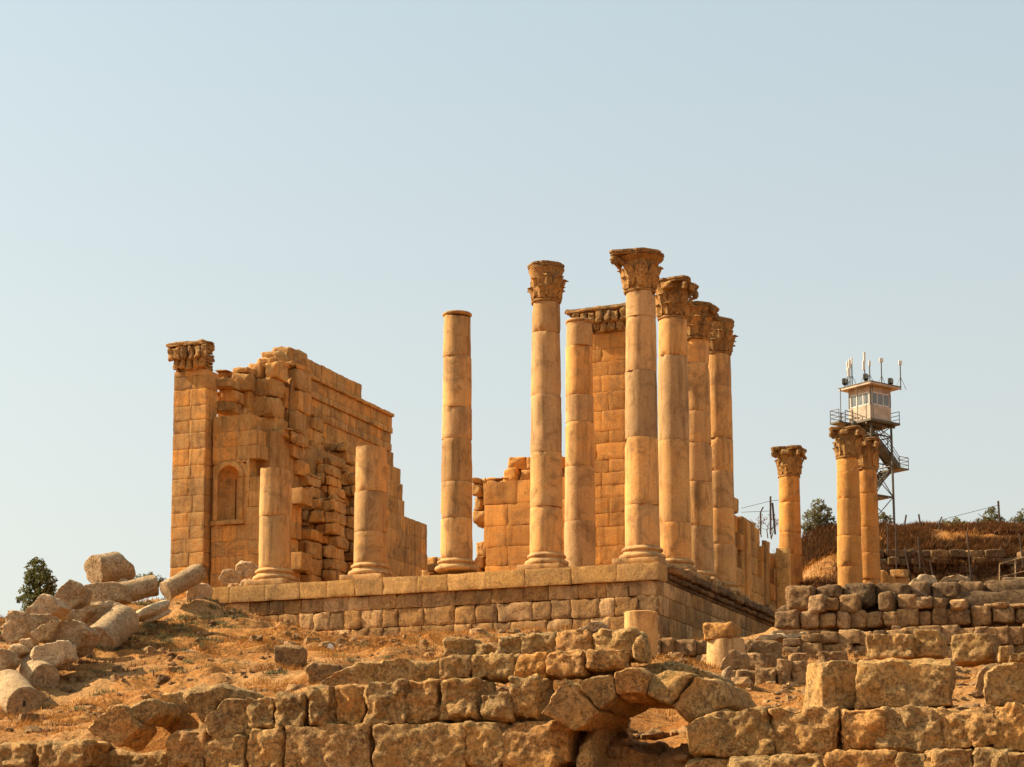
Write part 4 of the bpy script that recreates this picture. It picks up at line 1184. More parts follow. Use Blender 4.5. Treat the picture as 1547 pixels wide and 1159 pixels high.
def voussoir(parent, pxs, Y, dep=1.5, m='field', rough=.06, tint=None, seed=None, name='voussoir', voxel=.075, smooth=3, dx=.3, back=.98):
    mb = MB(); remesh_poly(mb, px_poly(pxs, Y), np.array([dx * dep, dep, 0]), voxel, smooth, rough, tint, seed, back)
    return mb.build(name, M[m], parent)
arch = thing('stone_arch', 'low segmental stone arch of big wedge blocks with a pale keystone', 'stone arch', P(960, 1130, wallY(960)))
YA = wallY(950, -.15)
for k, (pxs, tn) in enumerate([
    ([(850, 1022), (870, 1036), (905, 1075), (889, 1092), (868, 1106), (842, 1092), (816, 1078), (834, 1050)], .75),
    ([(869, 1029), (892, 1022), (927, 1018), (931, 1056), (905, 1075), (886, 1052)], .3),
    ([(928, 1017), (955, 1008), (978, 1015), (974, 1054), (931, 1056)], .95),
    ([(978, 1018), (1004, 1009), (1049, 1017), (1012, 1065), (974, 1050)], .2),
    ([(1049, 1020), (1086, 1028), (1099, 1062), (1066, 1080), (1035, 1093), (1010, 1068)], .6)]):
    voussoir(arch, pxs, YA, 3.2, tint=tn, seed=920 + k, dx=.36, back=1.0)
# rear ring of the vault, a little higher
for k, pxs in enumerate([[(872, 1020), (926, 1006), (931, 1030), (880, 1045)], [(928, 1006), (1000, 1000), (1002, 1025), (930, 1030)], [(1000, 1000), (1052, 1006), (1050, 1030), (1002, 1026)], [(1052, 1006), (1092, 1026), (1122, 1060), (1100, 1066), (1050, 1030)]]):
    voussoir(arch, pxs, YA + 2.3, 1.0, tint=.4, seed=940 + k, name='rear_voussoir', dx=.4)
voussoir(arch, [(1034, 1094), (1096, 1064), (1099, 1142), (1040, 1143)], wallY(1065, -.15), 1.9, tint=.6, seed=950, name='springer')
voussoir(arch, [(1032, 1143), (1115, 1143), (1115, 1240), (1032, 1240)], wallY(1065, -.25), 1.9, tint=.5, seed=951, name='pier_block')
voussoir(arch, [(866, 1104), (890, 1094), (897, 1165), (868, 1240)], wallY(880, .05), 3.6, tint=.6, seed=952, name='jamb', dx=.40)
voussoir(arch, [(896, 1078), (906, 1076), (912, 1100), (905, 1240), (893, 1240)], wallY(900, 1.4), 1.8, tint=.2, seed=953, name='jamb', dx=.4)

AR = [
 ([(925, 1165), (935, 1136), (962, 1124), (1000, 1128), (1010, 1150), (990, 1180)], 51.9, 'lowest broad rock seen through the arch opening'),
 ([(1000, 1160), (1008, 1132), (1032, 1126), (1050, 1140), (1046, 1180)], 51.8, 'rock against the right jamb seen low in the arch opening'),
 ([(940, 1128), (952, 1108), (985, 1103), (1012, 1110), (1008, 1130), (970, 1134)], 53.0, 'flat layered rock in the middle of the arch opening'),
 ([(1006, 1126), (1014, 1104), (1040, 1100), (1050, 1116), (1036, 1130)], 53.0, 'angular rock just above the right jamb rock inside the arch'),
 ([(950, 1108), (960, 1092), (984, 1086), (1006, 1092), (1004, 1106), (975, 1112)], 56.4, 'long sunlit ledge of rock in the upper part of the arch opening'),
 ([(1000, 1106), (1006, 1086), (1030, 1082), (1042, 1092), (1034, 1108)], 56.4, 'uppermost lit rock at the right rear of the arch opening'),
 ([(912, 1150), (920, 1128), (938, 1122), (944, 1146), (928, 1170)], 52.6, 'rock in the dark left corner of the arch opening'),
 ([(965, 1092), (975, 1080), (1000, 1077), (1016, 1083), (1004, 1092)], 57.0, 'small far stone just under the crown of the arch')]
for k, (pxs, Y, lab) in enumerate(AR):
    poly_thing('arch_rubble', lab, 'rock', pxs, Y, .9, 'mid', 'rocks seen through the arch', voxel=.06, rough=.14, seed=700 + k, tint=.4 + .05 * k)
arch2 = thing('broken_arch', 'collapsed left end of an arch with a deep hollow glowing orange underneath', 'stone arch', P(220, 1120, wallY(220)))
YB = wallY(220)
voussoir(arch2, [(130, 1102), (149, 1081), (172, 1066), (188, 1067), (196, 1080), (212, 1101), (180, 1130), (149, 1117)], YB - .5, 1.2, tint=.8, seed=960)
voussoir(arch2, [(190, 1067), (209, 1056), (234, 1057), (241, 1079), (214, 1099), (195, 1080)], YB - .2, 1.6, tint=.4, seed=961)
voussoir(arch2, [(232, 1056), (249, 1040), (268, 1040), (306, 1091), (280, 1122), (240, 1136), (205, 1140), (178, 1130), (212, 1100), (238, 1080)], YB + 1.3, 1.8, tint=.8, seed=962, rough=.08)
voussoir(arch2, [(266, 1040), (291, 1034), (326, 1033), (362, 1044), (362, 1058), (338, 1058), (306, 1092), (286, 1066)], YB - .2, 2.2, tint=.2, seed=963, rough=.08)
voussoir(arch2, [(272, 1150), (276, 1134), (300, 1130), (304, 1150)], YB - .2, .6, tint=.2, seed=965, name='loose_rubble')
voussoir(arch2, [(236, 1168), (270, 1145), (330, 1140), (340, 1170), (300, 1240), (240, 1240)], YB + 1.3, 1.4, tint=.6, seed=964, rough=.1, name='rubble_fill')
voussoir(arch2, [(170, 1128), (240, 1134), (285, 1120), (300, 1180), (170, 1240)], YB + 2.2, 1.4, tint=.9, seed=966, rough=.1, name='rubble_fill')

TOPG = 'loose blocks lined up on top of the front wall'
TB = [  # x0,y0,x1,y1,offset,depth,label
 (673, 990, 719, 1025, 1.0, 1.1, 'leftmost lower block of the row lined up on the front wall'),
 (719, 991, 742, 1026, 1.0, 1.1, 'narrow lower block beside the leftmost one of the row on the wall'),
 (746, 987, 787, 1023, 1.0, 1.1, 'lower block with a bright left edge, right of the wide gap in the row'),
 (789, 988, 834, 1021, .9, 1.1, 'lower block in the middle of the row, dark gap on its right'),
 (835, 983, 889, 1018, .8, 1.1, 'broad lower block with a flat pale front, second from the arch'),
 (891, 981, 950, 1009, .7, 1.2, 'lower block with slanting underside beside the upright drum stub'),
 (674, 964, 721, 991, 1.7, 1.1, 'leftmost upper block with a rounded sunlit top on the row'),
 (722, 971, 742, 992, 1.7, 1.0, 'smallest upper block, squeezed beside the leftmost upper block'),
 (756, 957, 793, 989, 1.7, 1.1, 'upper block sloping up to the right, after the wide gap'),
 (794, 955, 848, 991, 1.6, 1.1, 'broad upper block in the middle of the row'),
 (850, 953, 905, 986, 1.5, 1.1, 'upper block that carries a small loose rock on its top'),
 (904, 952, 972, 994, 1.4, 1.2, 'large rounded boulder-like block at the right end of the row'),
]
for k, (x0, y0, x1, y1, off, d, lab) in enumerate(TB):
    mb = MB(); px_block(mb, x0 - 2, y0 - 1, x1 + 2, y1 + 2, wallY((x0 + x1) / 2, off), d, axes=rot_axes(-R(random.uniform(8, 22)), R(random.uniform(-3, 3)), R(random.uniform(-3, 3))), rnd=.05 if y0 > 975 else .08, rough=.08, jit=.08, res=.055, chip=.07)
    tag(mb.build('loose_block', M['field'], origin=mb.foot()), lab, 'stone block', TOPG)
poly_thing('small_rock', 'small angular rock perched on the row of loose blocks', 'rock', [(866, 953), (885, 944), (893, 938), (908, 938), (917, 946), (910, 957), (885, 958)], wallY(890, 1.6), .7, 'pale', rough=.06, voxel=.05, tint=.8)
poly_thing('tilted_slab', 'rough slab end leaning on the boulder at the right end of the row', 'stone block', [(955, 975), (968, 958), (974, 980), (972, 1000), (958, 996)], wallY(960, 1.2), .9, 'field', rough=.06, voxel=.06)

# ------------------------------------------------------------------ right side: stepped rows, big blocks
steps_r = thing('stepped_block_rows', 'stepped rows of long weathered blocks at the lower right', 'stone steps', P(1350, 1130, wallY(1350)))
rowC = [(1097, 1071, 1180, 1141), (1176, 1069, 1278, 1140), (1288, 1070, 1346, 1137), (1340, 1067, 1436, 1137), (1432, 1069, 1487, 1130), (1484, 1065, 1522, 1128), (1520, 1062, 1575, 1132)]
rowD = [(1112, 1142, 1182, 1215), (1180, 1140, 1264, 1215), (1262, 1137, 1375, 1212), (1373, 1137, 1413, 1210), (1411, 1132, 1486, 1208), (1484, 1131, 1540, 1206), (1538, 1138, 1600, 1206)]
for q in rowC: wblock(steps_r, q[0] - 2, q[1], q[2] + 2, q[3] + 2, rnd=.045, rough=.11, jit=.04)
for q in rowD: wblock(steps_r, *q, off=-.9, rnd=.05, rough=.10, jit=.05)
mb = MB(); px_block(mb, 1110, 1085, 1620, 1240, wallY(1350, .5), 1.5, axes=rot_axes(-R(17)), rnd=.2, rough=.1, res=.3, tint=.2); mb.build('core', M['field'], steps_r)
BIG = [
 (1234, 998, 1303, 1072, .9, 1.5, 'tall squared block with a rough corner, standing on the stepped rows at the left of the big pair'),
 (1308, 994, 1447, 1069, .9, 1.5, 'widest block on the stepped rows, dark weathered stains along its top'),
]
for x0, y0, x1, y1, off, d, lab in BIG:
    mb = MB(); px_block(mb, x0, y0, x1, y1, wallY((x0 + x1) / 2, off), d, axes=rot_axes(R(8) if x0 < 1300 else -R(15)), rnd=.035, rough=.07, jit=.04, res=.055, chip=.07, tint=.6)
    tag(mb.build('big_block', M['field'], origin=mb.foot()), lab[:200] if len(lab.split()) <= 16 else 'tall squared block with a rough corner, left of the widest block on the stepped rows', 'stone block')
poly_thing('big_block', 'big block with a sloping rounded shoulder at the right edge of the view', 'stone block', [(1487, 1067), (1487, 1018), (1504, 1004), (1545, 997), (1585, 996), (1585, 1068)], wallY(1530, .8), 1.5, 'field', voxel=.08, rough=.06, tint=.5)
SET2 = [
 (1318, 957, 1390, 992, 60, 1.3, 'oblong pitted block lying behind the widest block, bright left edge'),
 (1391, 950, 1431, 991, 60, 1.2, 'upright block with a dark gouge in its front, next to the oblong pitted block'),
 (1452, 957, 1513, 999, 58.5, 1.3, 'squarish block with a carved panel, right of the gouged upright block'),
 (1513, 977, 1526, 999, 58, .6, 'narrow upright stone touching the carved panel block'),
 (1533, 986, 1575, 998, 57, .8, 'low flat stone behind the block with the rounded shoulder'),
 (1128, 967, 1183, 1012, 66, 1.3, 'wide smooth block at the back of the small stones, beside the stacked stub'),
 (1131, 986, 1169, 1011, 63.5, .9, 'smaller squared block in front of the wide smooth block'),
 (1195, 986, 1222, 1016, 63.5, .9, 'block with a hollowed side, behind the cracked upright pair'),
 (1242, 985, 1283, 1003, 62, .9, 'low block with a bright rim behind the tall squared block'),
 (1146, 1008, 1177, 1037, 60.5, .9, 'cube-like stone standing on bare earth left of the upright pair'),
 (1116, 1012, 1145, 1037, 61, .9, 'rounded cube stone, middle one of three small front stones'),
 (1181, 996, 1200, 1034, 60.5, .8, 'left half of a cracked upright pair of stones'),
 (1200, 997, 1219, 1034, 60.7, .8, 'right half of a cracked upright pair of stones'),
]
for k, (x0, y0, x1, y1, Y, d, lab) in enumerate(SET2):
    mb = MB(); px_block(mb, x0, y0, x1, y1 + 1, Y, d, axes=rot_axes(-R(random.uniform(5, 25)), 0, R(random.uniform(-2, 2))), rnd=.04, rough=.055, jit=.07, res=.055, chip=.06)
    tag(mb.build('loose_block', M['field' if k < 5 else 'mid'], origin=mb.foot()), lab, 'stone block', 'loose blocks before the dry stone wall')
poly_thing('loose_block', 'block with a broken pointed top leaning on the stacked stub', 'stone block', [(1087, 1012), (1090, 996), (1100, 982), (1110, 981), (1114, 986), (1129, 985), (1128, 1014)], 62, 1.0, 'mid', 'loose blocks before the dry stone wall', voxel=.06, rough=.05)
poly_thing('loose_block', 'slim tilted stone at the foot of the stacked stub', 'stone block', [(1086, 1032), (1092, 1012), (1104, 1007), (1107, 1020), (1104, 1036)], 60, .7, 'pale', 'loose blocks before the dry stone wall', voxel=.05, rough=.04)
poly_thing('earth_rock', 'rounded rock on bare earth left of the tall squared block', 'rock', [(1172, 1060), (1176, 1046), (1186, 1038), (1196, 1046), (1194, 1058), (1184, 1064)], 57.5, .7, 'mid', 'rocks on the bare earth', voxel=.05, rough=.06)
poly_thing('earth_rock', 'smaller rock half hidden beside the tall squared block', 'rock', [(1198, 1054), (1203, 1043), (1213, 1044), (1214, 1056), (1205, 1060)], 57, .6, 'mid', 'rocks on the bare earth', voxel=.05, rough=.06)
poly_thing('earth_rock', 'low rock just above the edge of the long stepped block', 'rock', [(1162, 1072), (1170, 1060), (1190, 1062), (1196, 1072)], 54, .7, 'mid', 'rocks on the bare earth', voxel=.05, rough=.06)
poly_thing('earth_rock', 'leaning spike of stone between the widest block and the rounded shoulder block', 'rock', [(1470, 1044), (1478, 1016), (1488, 1008), (1496, 1012), (1492, 1030), (1482, 1046)], 54, .7, 'mid', 'rocks on the bare earth', voxel=.05, rough=.05)
# stubs
st = thing('stacked_stub', 'round column stub with a thick rough stone stacked on its top', 'column stub', P(1096, 1022, 65))
mb = MB(); pc = P(1097, 1022, 65.6); ph = P(1097, 966, 65.6)[2] - pc[2]
lathe(mb, [(.1, 0), (.66, 0), (.66, .05), (.64, ph * .5), (.64, ph - .05), (.6, ph), (.1, ph)], 36, pc, rough=.05, tint=.5, seed=3); mb.build('stub', M['column'], st)
mb = MB(); px_block(mb, 1069, 940, 1116, 967, 65, 1.1, rnd=.08, rough=.045, res=.08, jit=.06, chip=.06); mb.build('top_stone', M['field'], st)
mb = MB(); pc = P(968, 995, 67); ph = P(968, 925, 67)[2] - pc[2]
lathe(mb, [(.1, 0), (.58, 0), (.58, .1), (.575, ph * .5), (.57, ph - .08), (.585, ph - .03), (.54, ph), (.1, ph)], 40, pc, rough=.05, sc=1.8, tint=.6, seed=9)
tag(mb.build('drum_stub', M['column'], origin=mb.foot()), 'smooth upright drum stub just right of the row of loose blocks', 'column stub')
low = thing('low_stone_row', 'short low row of small stones between the drum stub and the stacked stub', 'stone row', P(1030, 990, 69))
for q in [(992, 966, 1003, 988), (1005, 963, 1023, 991), (1025, 966, 1056, 990), (1057, 966, 1070, 989), (965, 992, 1000, 1004), (1000, 992, 1034, 1005), (1034, 992, 1074, 1006)]:
    mb = MB(); px_block(mb, *q, 69, .8, rnd=.06, rough=.03, res=.08, jit=.05, chip=.06); mb.build('stone', M['mid'], low)

# ------------------------------------------------------------------ dry stone walls on the right
dry = thing('dry_stone_wall', 'upper wall of dark dry-stacked stones before the distant columns', 'dry stone wall', P(1370, 940, 77))
def Yd(px): return 77.5 - 1.2 * (px - 1200) / 347
r3 = [(1196, 884, 1239, 921), (1240, 883, 1279, 906), (1279, 879, 1329, 916), (1331, 880, 1382, 913), (1384, 877, 1412, 905), (1417, 879, 1456, 906), (1457, 876, 1493, 913), (1494, 875, 1575, 909)]
r1 = [(1177, 922, 1213, 949), (1217, 924, 1243, 949), (1244, 925, 1269, 948), (1271, 923, 1291, 949), (1292, 922, 1315, 949), (1315, 923, 1340, 947), (1341, 921, 1362, 946), (1362, 918, 1393, 946), (1396, 921, 1414, 946), (1416, 917, 1436, 945), (1437, 920, 1470, 943), (1474, 915, 1502, 944), (1507, 918, 1539, 940), (1541, 917, 1575, 940)]
r2 = [(1227, 899, 1253, 925), (1253, 904, 1273, 921), (1274, 897, 1302, 924), (1333, 893, 1356, 923), (1363, 897, 1390, 919), (1390, 902, 1414, 919), (1417, 901, 1434, 918), (1442, 905, 1466, 921), (1492, 910, 1528, 919), (1529, 911, 1575, 918)]
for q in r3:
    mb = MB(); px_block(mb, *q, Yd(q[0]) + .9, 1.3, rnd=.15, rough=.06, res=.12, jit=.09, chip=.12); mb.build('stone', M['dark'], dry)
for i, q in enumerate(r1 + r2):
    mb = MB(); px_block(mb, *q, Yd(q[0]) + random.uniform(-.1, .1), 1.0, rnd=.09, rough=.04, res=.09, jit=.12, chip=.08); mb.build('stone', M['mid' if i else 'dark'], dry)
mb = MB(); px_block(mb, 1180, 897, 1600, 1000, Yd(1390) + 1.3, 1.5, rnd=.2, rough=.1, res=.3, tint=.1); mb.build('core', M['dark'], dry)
poly_thing('ridge_rock', 'pale jagged rock on top of the dry stone wall, left one', 'rock', [(1364, 889), (1378, 876), (1392, 867), (1412, 869), (1416, 880), (1390, 884)], 78.6, .9, 'pale', 'pale rocks on the dry stone wall', voxel=.06, rough=.08)
poly_thing('ridge_rock', 'low pale rock on top of the dry stone wall, right one', 'rock', [(1414, 881), (1424, 870), (1446, 866), (1464, 872), (1466, 880)], 78.4, .9, 'pale', 'pale rocks on the dry stone wall', voxel=.06, rough=.08)
poly_thing('ridge_rock', 'long pale coping stone on top of the wall at the right edge', 'rock', [(1512, 880), (1513, 873), (1560, 870), (1580, 872), (1580, 880)], 78.2, .9, 'pale', 'pale rocks on the dry stone wall', voxel=.06, rough=.04)
mw = thing('terrace_wall', 'lower terrace wall of fitted grey brown stones below the dry-stacked wall', 'stone wall', P(1370, 990, 71))
def Ym(px): return 71.8 - 1.2 * (px - 1200) / 347
m1 = [(1189, 963, 1217, 976), (1218, 957, 1246, 971), (1246, 953, 1273, 972), (1274, 950, 1306, 973), (1306, 953, 1324, 974)]
m2 = [(1190, 976, 1216, 990), (1216, 971, 1247, 991), (1247, 972, 1293, 993), (1294, 975, 1330, 998), (1190, 990, 1216, 1006), (1216, 991, 1262, 1008), (1262, 993, 1300, 1008)]
x = 1325
while x < 1580:
    w = random.uniform(18, 42); m1.append((x, 950 - (x - 1325) * .03 + random.uniform(-3, 3), x + w, 974)); x += w
x = 1331
while x < 1580:
    w = random.uniform(22, 48); m2.append((x, 974, x + w, 998)); x += w
x = 1301
while x < 1580:
    w = random.uniform(22, 48); m2.append((x, 998, x + w, 1018)); x += w
for q in m1 + m2:
    mb = MB(); px_block(mb, *q, Ym(q[0]), .9, rnd=.05, rough=.03, res=.1, jit=.05, chip=.06); mb.build('stone', M['mid'], mw)
for k, (pxs, Y) in enumerate([([(1137, 966), (1150, 958), (1180, 955), (1190, 962), (1160, 970)], 73), ([(1186, 962), (1196, 956), (1216, 954), (1220, 960), (1196, 966)], 74), ([(1162, 957), (1172, 950), (1178, 954), (1168, 960)], 75)]):
    poly_thing('flat_rubble', ['long flat sunlit rock at the left end of the terrace wall', 'flat sunlit rock on the first stones of the terrace wall', 'tiny sunlit rock below the end of the podium cornice'][k], 'rock', pxs, Y, .9, 'pale', 'flat rocks at the end of the terrace wall', voxel=.05, rough=.06, tint=.8)
poly_thing('flat_rubble', 'small flat stone lying at the foot of the dry-stacked wall', 'rock', [(1345, 950), (1348, 945), (1360, 945), (1362, 950)], 75.8, .5, 'pale', 'flat rocks at the end of the terrace wall', voxel=.04, rough=.03)
poly_thing('capped_rock', 'rock with a peaked top showing behind the carved panel block', 'rock', [(1470, 960), (1474, 950), (1490, 946), (1504, 950), (1508, 960)], 66, .8, 'mid', voxel=.05, rough=.05)

# ------------------------------------------------------------------ embankment: retaining wall, brush, fence
ret = thing('retaining_wall', 'dark retaining wall of coursed stone under the dry embankment', 'stone wall', P(1430, 880, 143))
mb = MB()
zb, ztp = P(1430, 892, 141.3)[2], P(1430, 830, 141.3)[2]
nn = 5
for r_ in range(nn):
    x = 1322
    while x < 1640:
        w = random.uniform(14, 34)
        a, b = P(x, 900, 141), P(min(1640, x + w), 900, 141)
        hh = (ztp - zb) / nn
        if random.random() < .93: rock(mb, ((a[0] + b[0]) / 2, 141.6 + random.uniform(-.15, .15) + .12 * r_, zb + hh * (r_ + .5)), ((b[0] - a[0]) / 2, .8, hh / 2), rnd=.07, rough=.07, res=.3, jit=.05, chip=.1)
        x += w
mb.build('coursed_face', M['dark'], ret)
fwall = thing('ruined_blocks', 'two courses of square blocks between the close pair of columns and the retaining wall', 'ruined wall', P(1350, 880, 139))
for q in [(1322, 861, 1342, 884), (1342, 868, 1358, 886), (1350, 860, 1376, 872), (1358, 872, 1377, 886)]:
    mb = MB(); px_block(mb, *q, 139, 1.3, rnd=.08, rough=.05, res=.2, jit=.05); mb.build('block', M['ashlar'], fwall)

def blades(mb, pts, n_per, h, w, spread, lean=.5, rs=None, tint=(0, 1)):
    rs = rs or np.random.default_rng(1)
    pts = np.repeat(np.asarray(pts), n_per, 0); N = len(pts)
    a = rs.uniform(0, 2 * math.pi, N); hh = h * rs.uniform(.45, 1.2, N)
    off = np.stack([rs.normal(0, spread, N), rs.normal(0, spread, N), np.zeros(N)], 1)
    b = pts + off
    ln = np.stack([np.cos(a), np.sin(a), 0 * a], 1) * (hh * rs.uniform(.1, 1, N) * lean)[:, None]
    sd = np.stack([np.cos(a + 1.57), np.sin(a + 1.57), 0 * a], 1) * w
    tip = b + ln + np.stack([0 * a, 0 * a, hh], 1)
    v = np.stack([b - sd, b + sd, tip], 1).reshape(-1, 3)
    f = np.arange(3 * N).reshape(-1, 3)
    mb.add(v, f, np.repeat(rs.uniform(*tint, N), 3))
def scatter(xr, yr, n, seed, thresh=-1.0, sc=.35, keep=None):
    rs = np.random.default_rng(seed)
    x, y = rs.uniform(*xr, n), rs.uniform(*yr, n)
    m = fbm(np.stack([x, y, 0 * x], 1), sc, 3, seed + 3) > thresh
    if keep is not None: m &= keep(x, y)
    x, y = x[m], y[m]
    return np.stack([x, y, terrain(x, y) - .03], 1)
def not_podium(x, y):
    dx, dy = x - O0[0], y - O0[1]
    a = dx * E1[0] + dy * E1[1]; b = dx * E2[0] + dy * E2[1]
    return (b < B_F - .1) | (a < A_R - .5) | (a > A_L + .2)
rg = np.random.default_rng(5)
mb = MB()
blades(mb, scatter((-33, 6), (56, 103), 42000, 21, -.02, .3, not_podium), 6, .15, .014, .12, 1.5, rg)
blades(mb, scatter((-33, 12), (50, 103), 16000, 22, .14, .25, not_podium), 9, .27, .014, .13, 1.3, rg, (0, .7))
blades(mb, scatter((2, 24), (51, 72), 7000, 23, .1, .4), 6, .14, .014, .1, 1.3, rg)
tag(mb.build('dry_grass', M['dry'], origin=(0, 0, 0), smooth=False), 'dry orange grass covering the slope below the podium', 'grass', kind='stuff')
mb = MB()
blades(mb, scatter((14, 46), (145, 162), 6000, 24, .06, .5), 10, .24, .03, .3, 1.5, rg, (.0, .6))
blades(mb, scatter((16, 30), (134, 148), 2500, 27, .0, .3), 8, .24, .03, .3, 1.5, rg, (.1, .7))
tag(mb.build('embankment_grass', M['dry'], origin=(0, 0, 0), smooth=False), 'tall dry grass along the embankment top', 'grass', kind='stuff')
mb = MB()
blades(mb, scatter((23, 48), (142.2, 154), 15000, 25, -.15, .4), 16, .45, .035, .4, 1.7, rg, (0, .9))
blades(mb, scatter((15, 46), (133, 142.5), 5000, 29, -.05, .4), 14, .35, .03, .4, 1.7, rg, (0, 1))
blades(mb, scatter((19, 26), (146, 153), 1800, 26, -.2, .4), 14, .6, .04, .4, 1.5, rg, (0, .6))
# brush hanging down the face of the retaining wall
hb = scatter((23.5, 46), (142.3, 142.9), 2600, 28, -.02, .5); hb[:, 1] -= 1.2; hb[:, 2] -= rg.uniform(0, 1.5, len(hb)) ** 1.3
blades(mb, hb, 10, .45, .035, .3, 1.5, rg, (0, .8))
blades(mb, scatter((-30, 8), (55, 101), 900, 35, .12, .45, not_podium), 45, .24, .018, .22, 1.5, rg, (.1, 1))
blades(mb, scatter((5, 26), (70, 80), 500, 36, -.1, .5), 40, .22, .018, .25, 1.5, rg, (0, .8))
tag(mb.build('brush', M['brush'], origin=(0, 0, 0), smooth=False), 'dark dry brush on the embankment and in tufts on the slope', 'brush', kind='stuff')
mb = MB()
blades(mb, scatter((-30, 4), (70, 101), 420, 31, .16, .5, not_podium), 50, .20, .022, .22, 1.6, rg)
blades(mb, scatter((-30, -13), (86, 100), 500, 33, -.1, .5, not_podium), 40, .24, .022, .22, 1.5, rg, (0, .5))
tag(mb.build('scrub', M['leaf_olive'], origin=(0, 0, 0), smooth=False), 'low green scrub tucked between the fallen stones', 'scrub', kind='stuff')
# rubble gravel
mb = MB(); rs = np.random.default_rng(8)
gp = np.concatenate([scatter((-33, 6), (60, 102), 5200, 41, -.05, .4, not_podium), scatter((-2, 24), (50, 80), 3800, 42, -.1, .5), scatter((-33, -10), (60, 100), 1600, 43, .0, .3)])
for p in gp:
    s = float(np.clip(rs.lognormal(-2.45, .62), .035, .42))
    g, f = cube_grid(2, 2, 2)
    q = g / np.maximum(np.linalg.norm(g, axis=1, keepdims=True), .3) ** .7 * np.array([s, s * rs.uniform(.6, 1), s * rs.uniform(.4, .8)]) * rs.uniform(.75, 1.2, (len(g), 1))
    mb.add(p + q @ rotz(rs.uniform(0, 6)) + [0, 0, s * .25], f, rs.uniform(0, 1))
tag(mb.build('gravel', M['mid'], origin=(0, 0, 0), smooth=False), 'scattered small stones on the slope', 'gravel', kind='stuff')

# fences
def post(parent, px, y0, y1, Y, r=.05, bend=None, lean=0, name='post'):
    mb = MB(); a = P(px, y1, Y); a[2] -= .4; b = P(px + lean, y0, Y)
    if bend:
        c = P(px + lean, y0 + bend[1], Y); tube(mb, a, c, r, 6); tube(mb, c, P(px + lean + bend[0], y0, Y), r * .9, 6)
    else: tube(mb, a, b, r, 6)
    return mb.build(name, M['rust'], parent)
fe = thing('barbed_wire_fence', 'rusty barbed wire fence with bent posts along the embankment top', 'fence', P(1400, 798, 151))
for px, y0, y1, bd, ln in [(1364, 778, 800, None, 5), (1392, 777, 800, None, -4), (1420, 781, 802, (4, 8), -1), (1475, 783, 804, (4, 8), 0), (1530, 785, 806, (5, 8), 0), (1562, 785, 806, (5, 8), 0), (1149, 766, 800, (4, 8), 0)]:
    post(fe, px, y0, y1, 151 if px > 1200 else 158, .07, bd, ln)
for px, y0, y1, ln in [(1511, 757, 802, -3), (1164, 750, 800, 0), (1171, 760, 800, -4)]: post(fe, px, y0, y1, 151.5 if px > 1200 else 158, .085, None, ln, 'tall_post')
for (x0, y0_, x1, y1_, Y) in [(1424, 785, 1509, 763, 151.2), (1400, 797, 1424, 790, 151.2), (1120, 774, 1164, 772, 158), (1164, 757, 1182, 755, 158), (1120, 768, 1164, 757, 158)]:
    mb = MB(); tube(mb, P(x0, y0_, Y), P(x1, y1_, Y), .018, 4); mb.build('wire', M['rust'], fe)
fe2 = thing('iron_stake_row', 'row of thin leaning iron stakes before the retaining wall', 'fence', P(1430, 884, 141))
for px, y0, y1, ln in [(1341, 794, 828, 0), (1355, 792, 884, -2), (1379, 826, 888, -12), (1390, 812, 850, -3), (1403, 830, 886, 12 * -1), (1413, 846, 884, -8), (1468, 802, 886, -7), (1461, 862, 886, 9), (1546, 806, 850, -6)]:
    post(fe2, px, y0, y1, 139.6, .055, None, ln, 'stake')
hr = thing('handrail', 'pale metal handrail frame at the right edge before the retaining wall', 'handrail', P(1528, 880, 139))
for nm, (a, b) in {'top_rail': ((1510, 852), (1560, 838)), 'post': ((1510, 886), (1510, 852)), 'post_': ((1534, 884), (1534, 845)), 'lower_rail': ((1510, 872), (1560, 860))}.items():
    mb = MB(); tube(mb, P(*a, 139), P(*b, 139), .045, 6); mb.build(nm.rstrip('_'), M['pale'], hr)
mb = MB(); tube(mb, P(1376, 889, 76.4), P(1402, 901, 76.1), .05, 6)
tag(mb.build('iron_pipe', M['rust'], origin=mb.foot()), 'thin dark iron pipe lying across the dry-stacked wall', 'pipe')
mb = MB(); tube(mb, P(232, 1021, 77), P(232, 1012, 77), .035, 5)
tag(mb.build('survey_peg', M['rust'], origin=mb.foot()), 'small iron peg standing in the grass above the broken arch', 'peg')

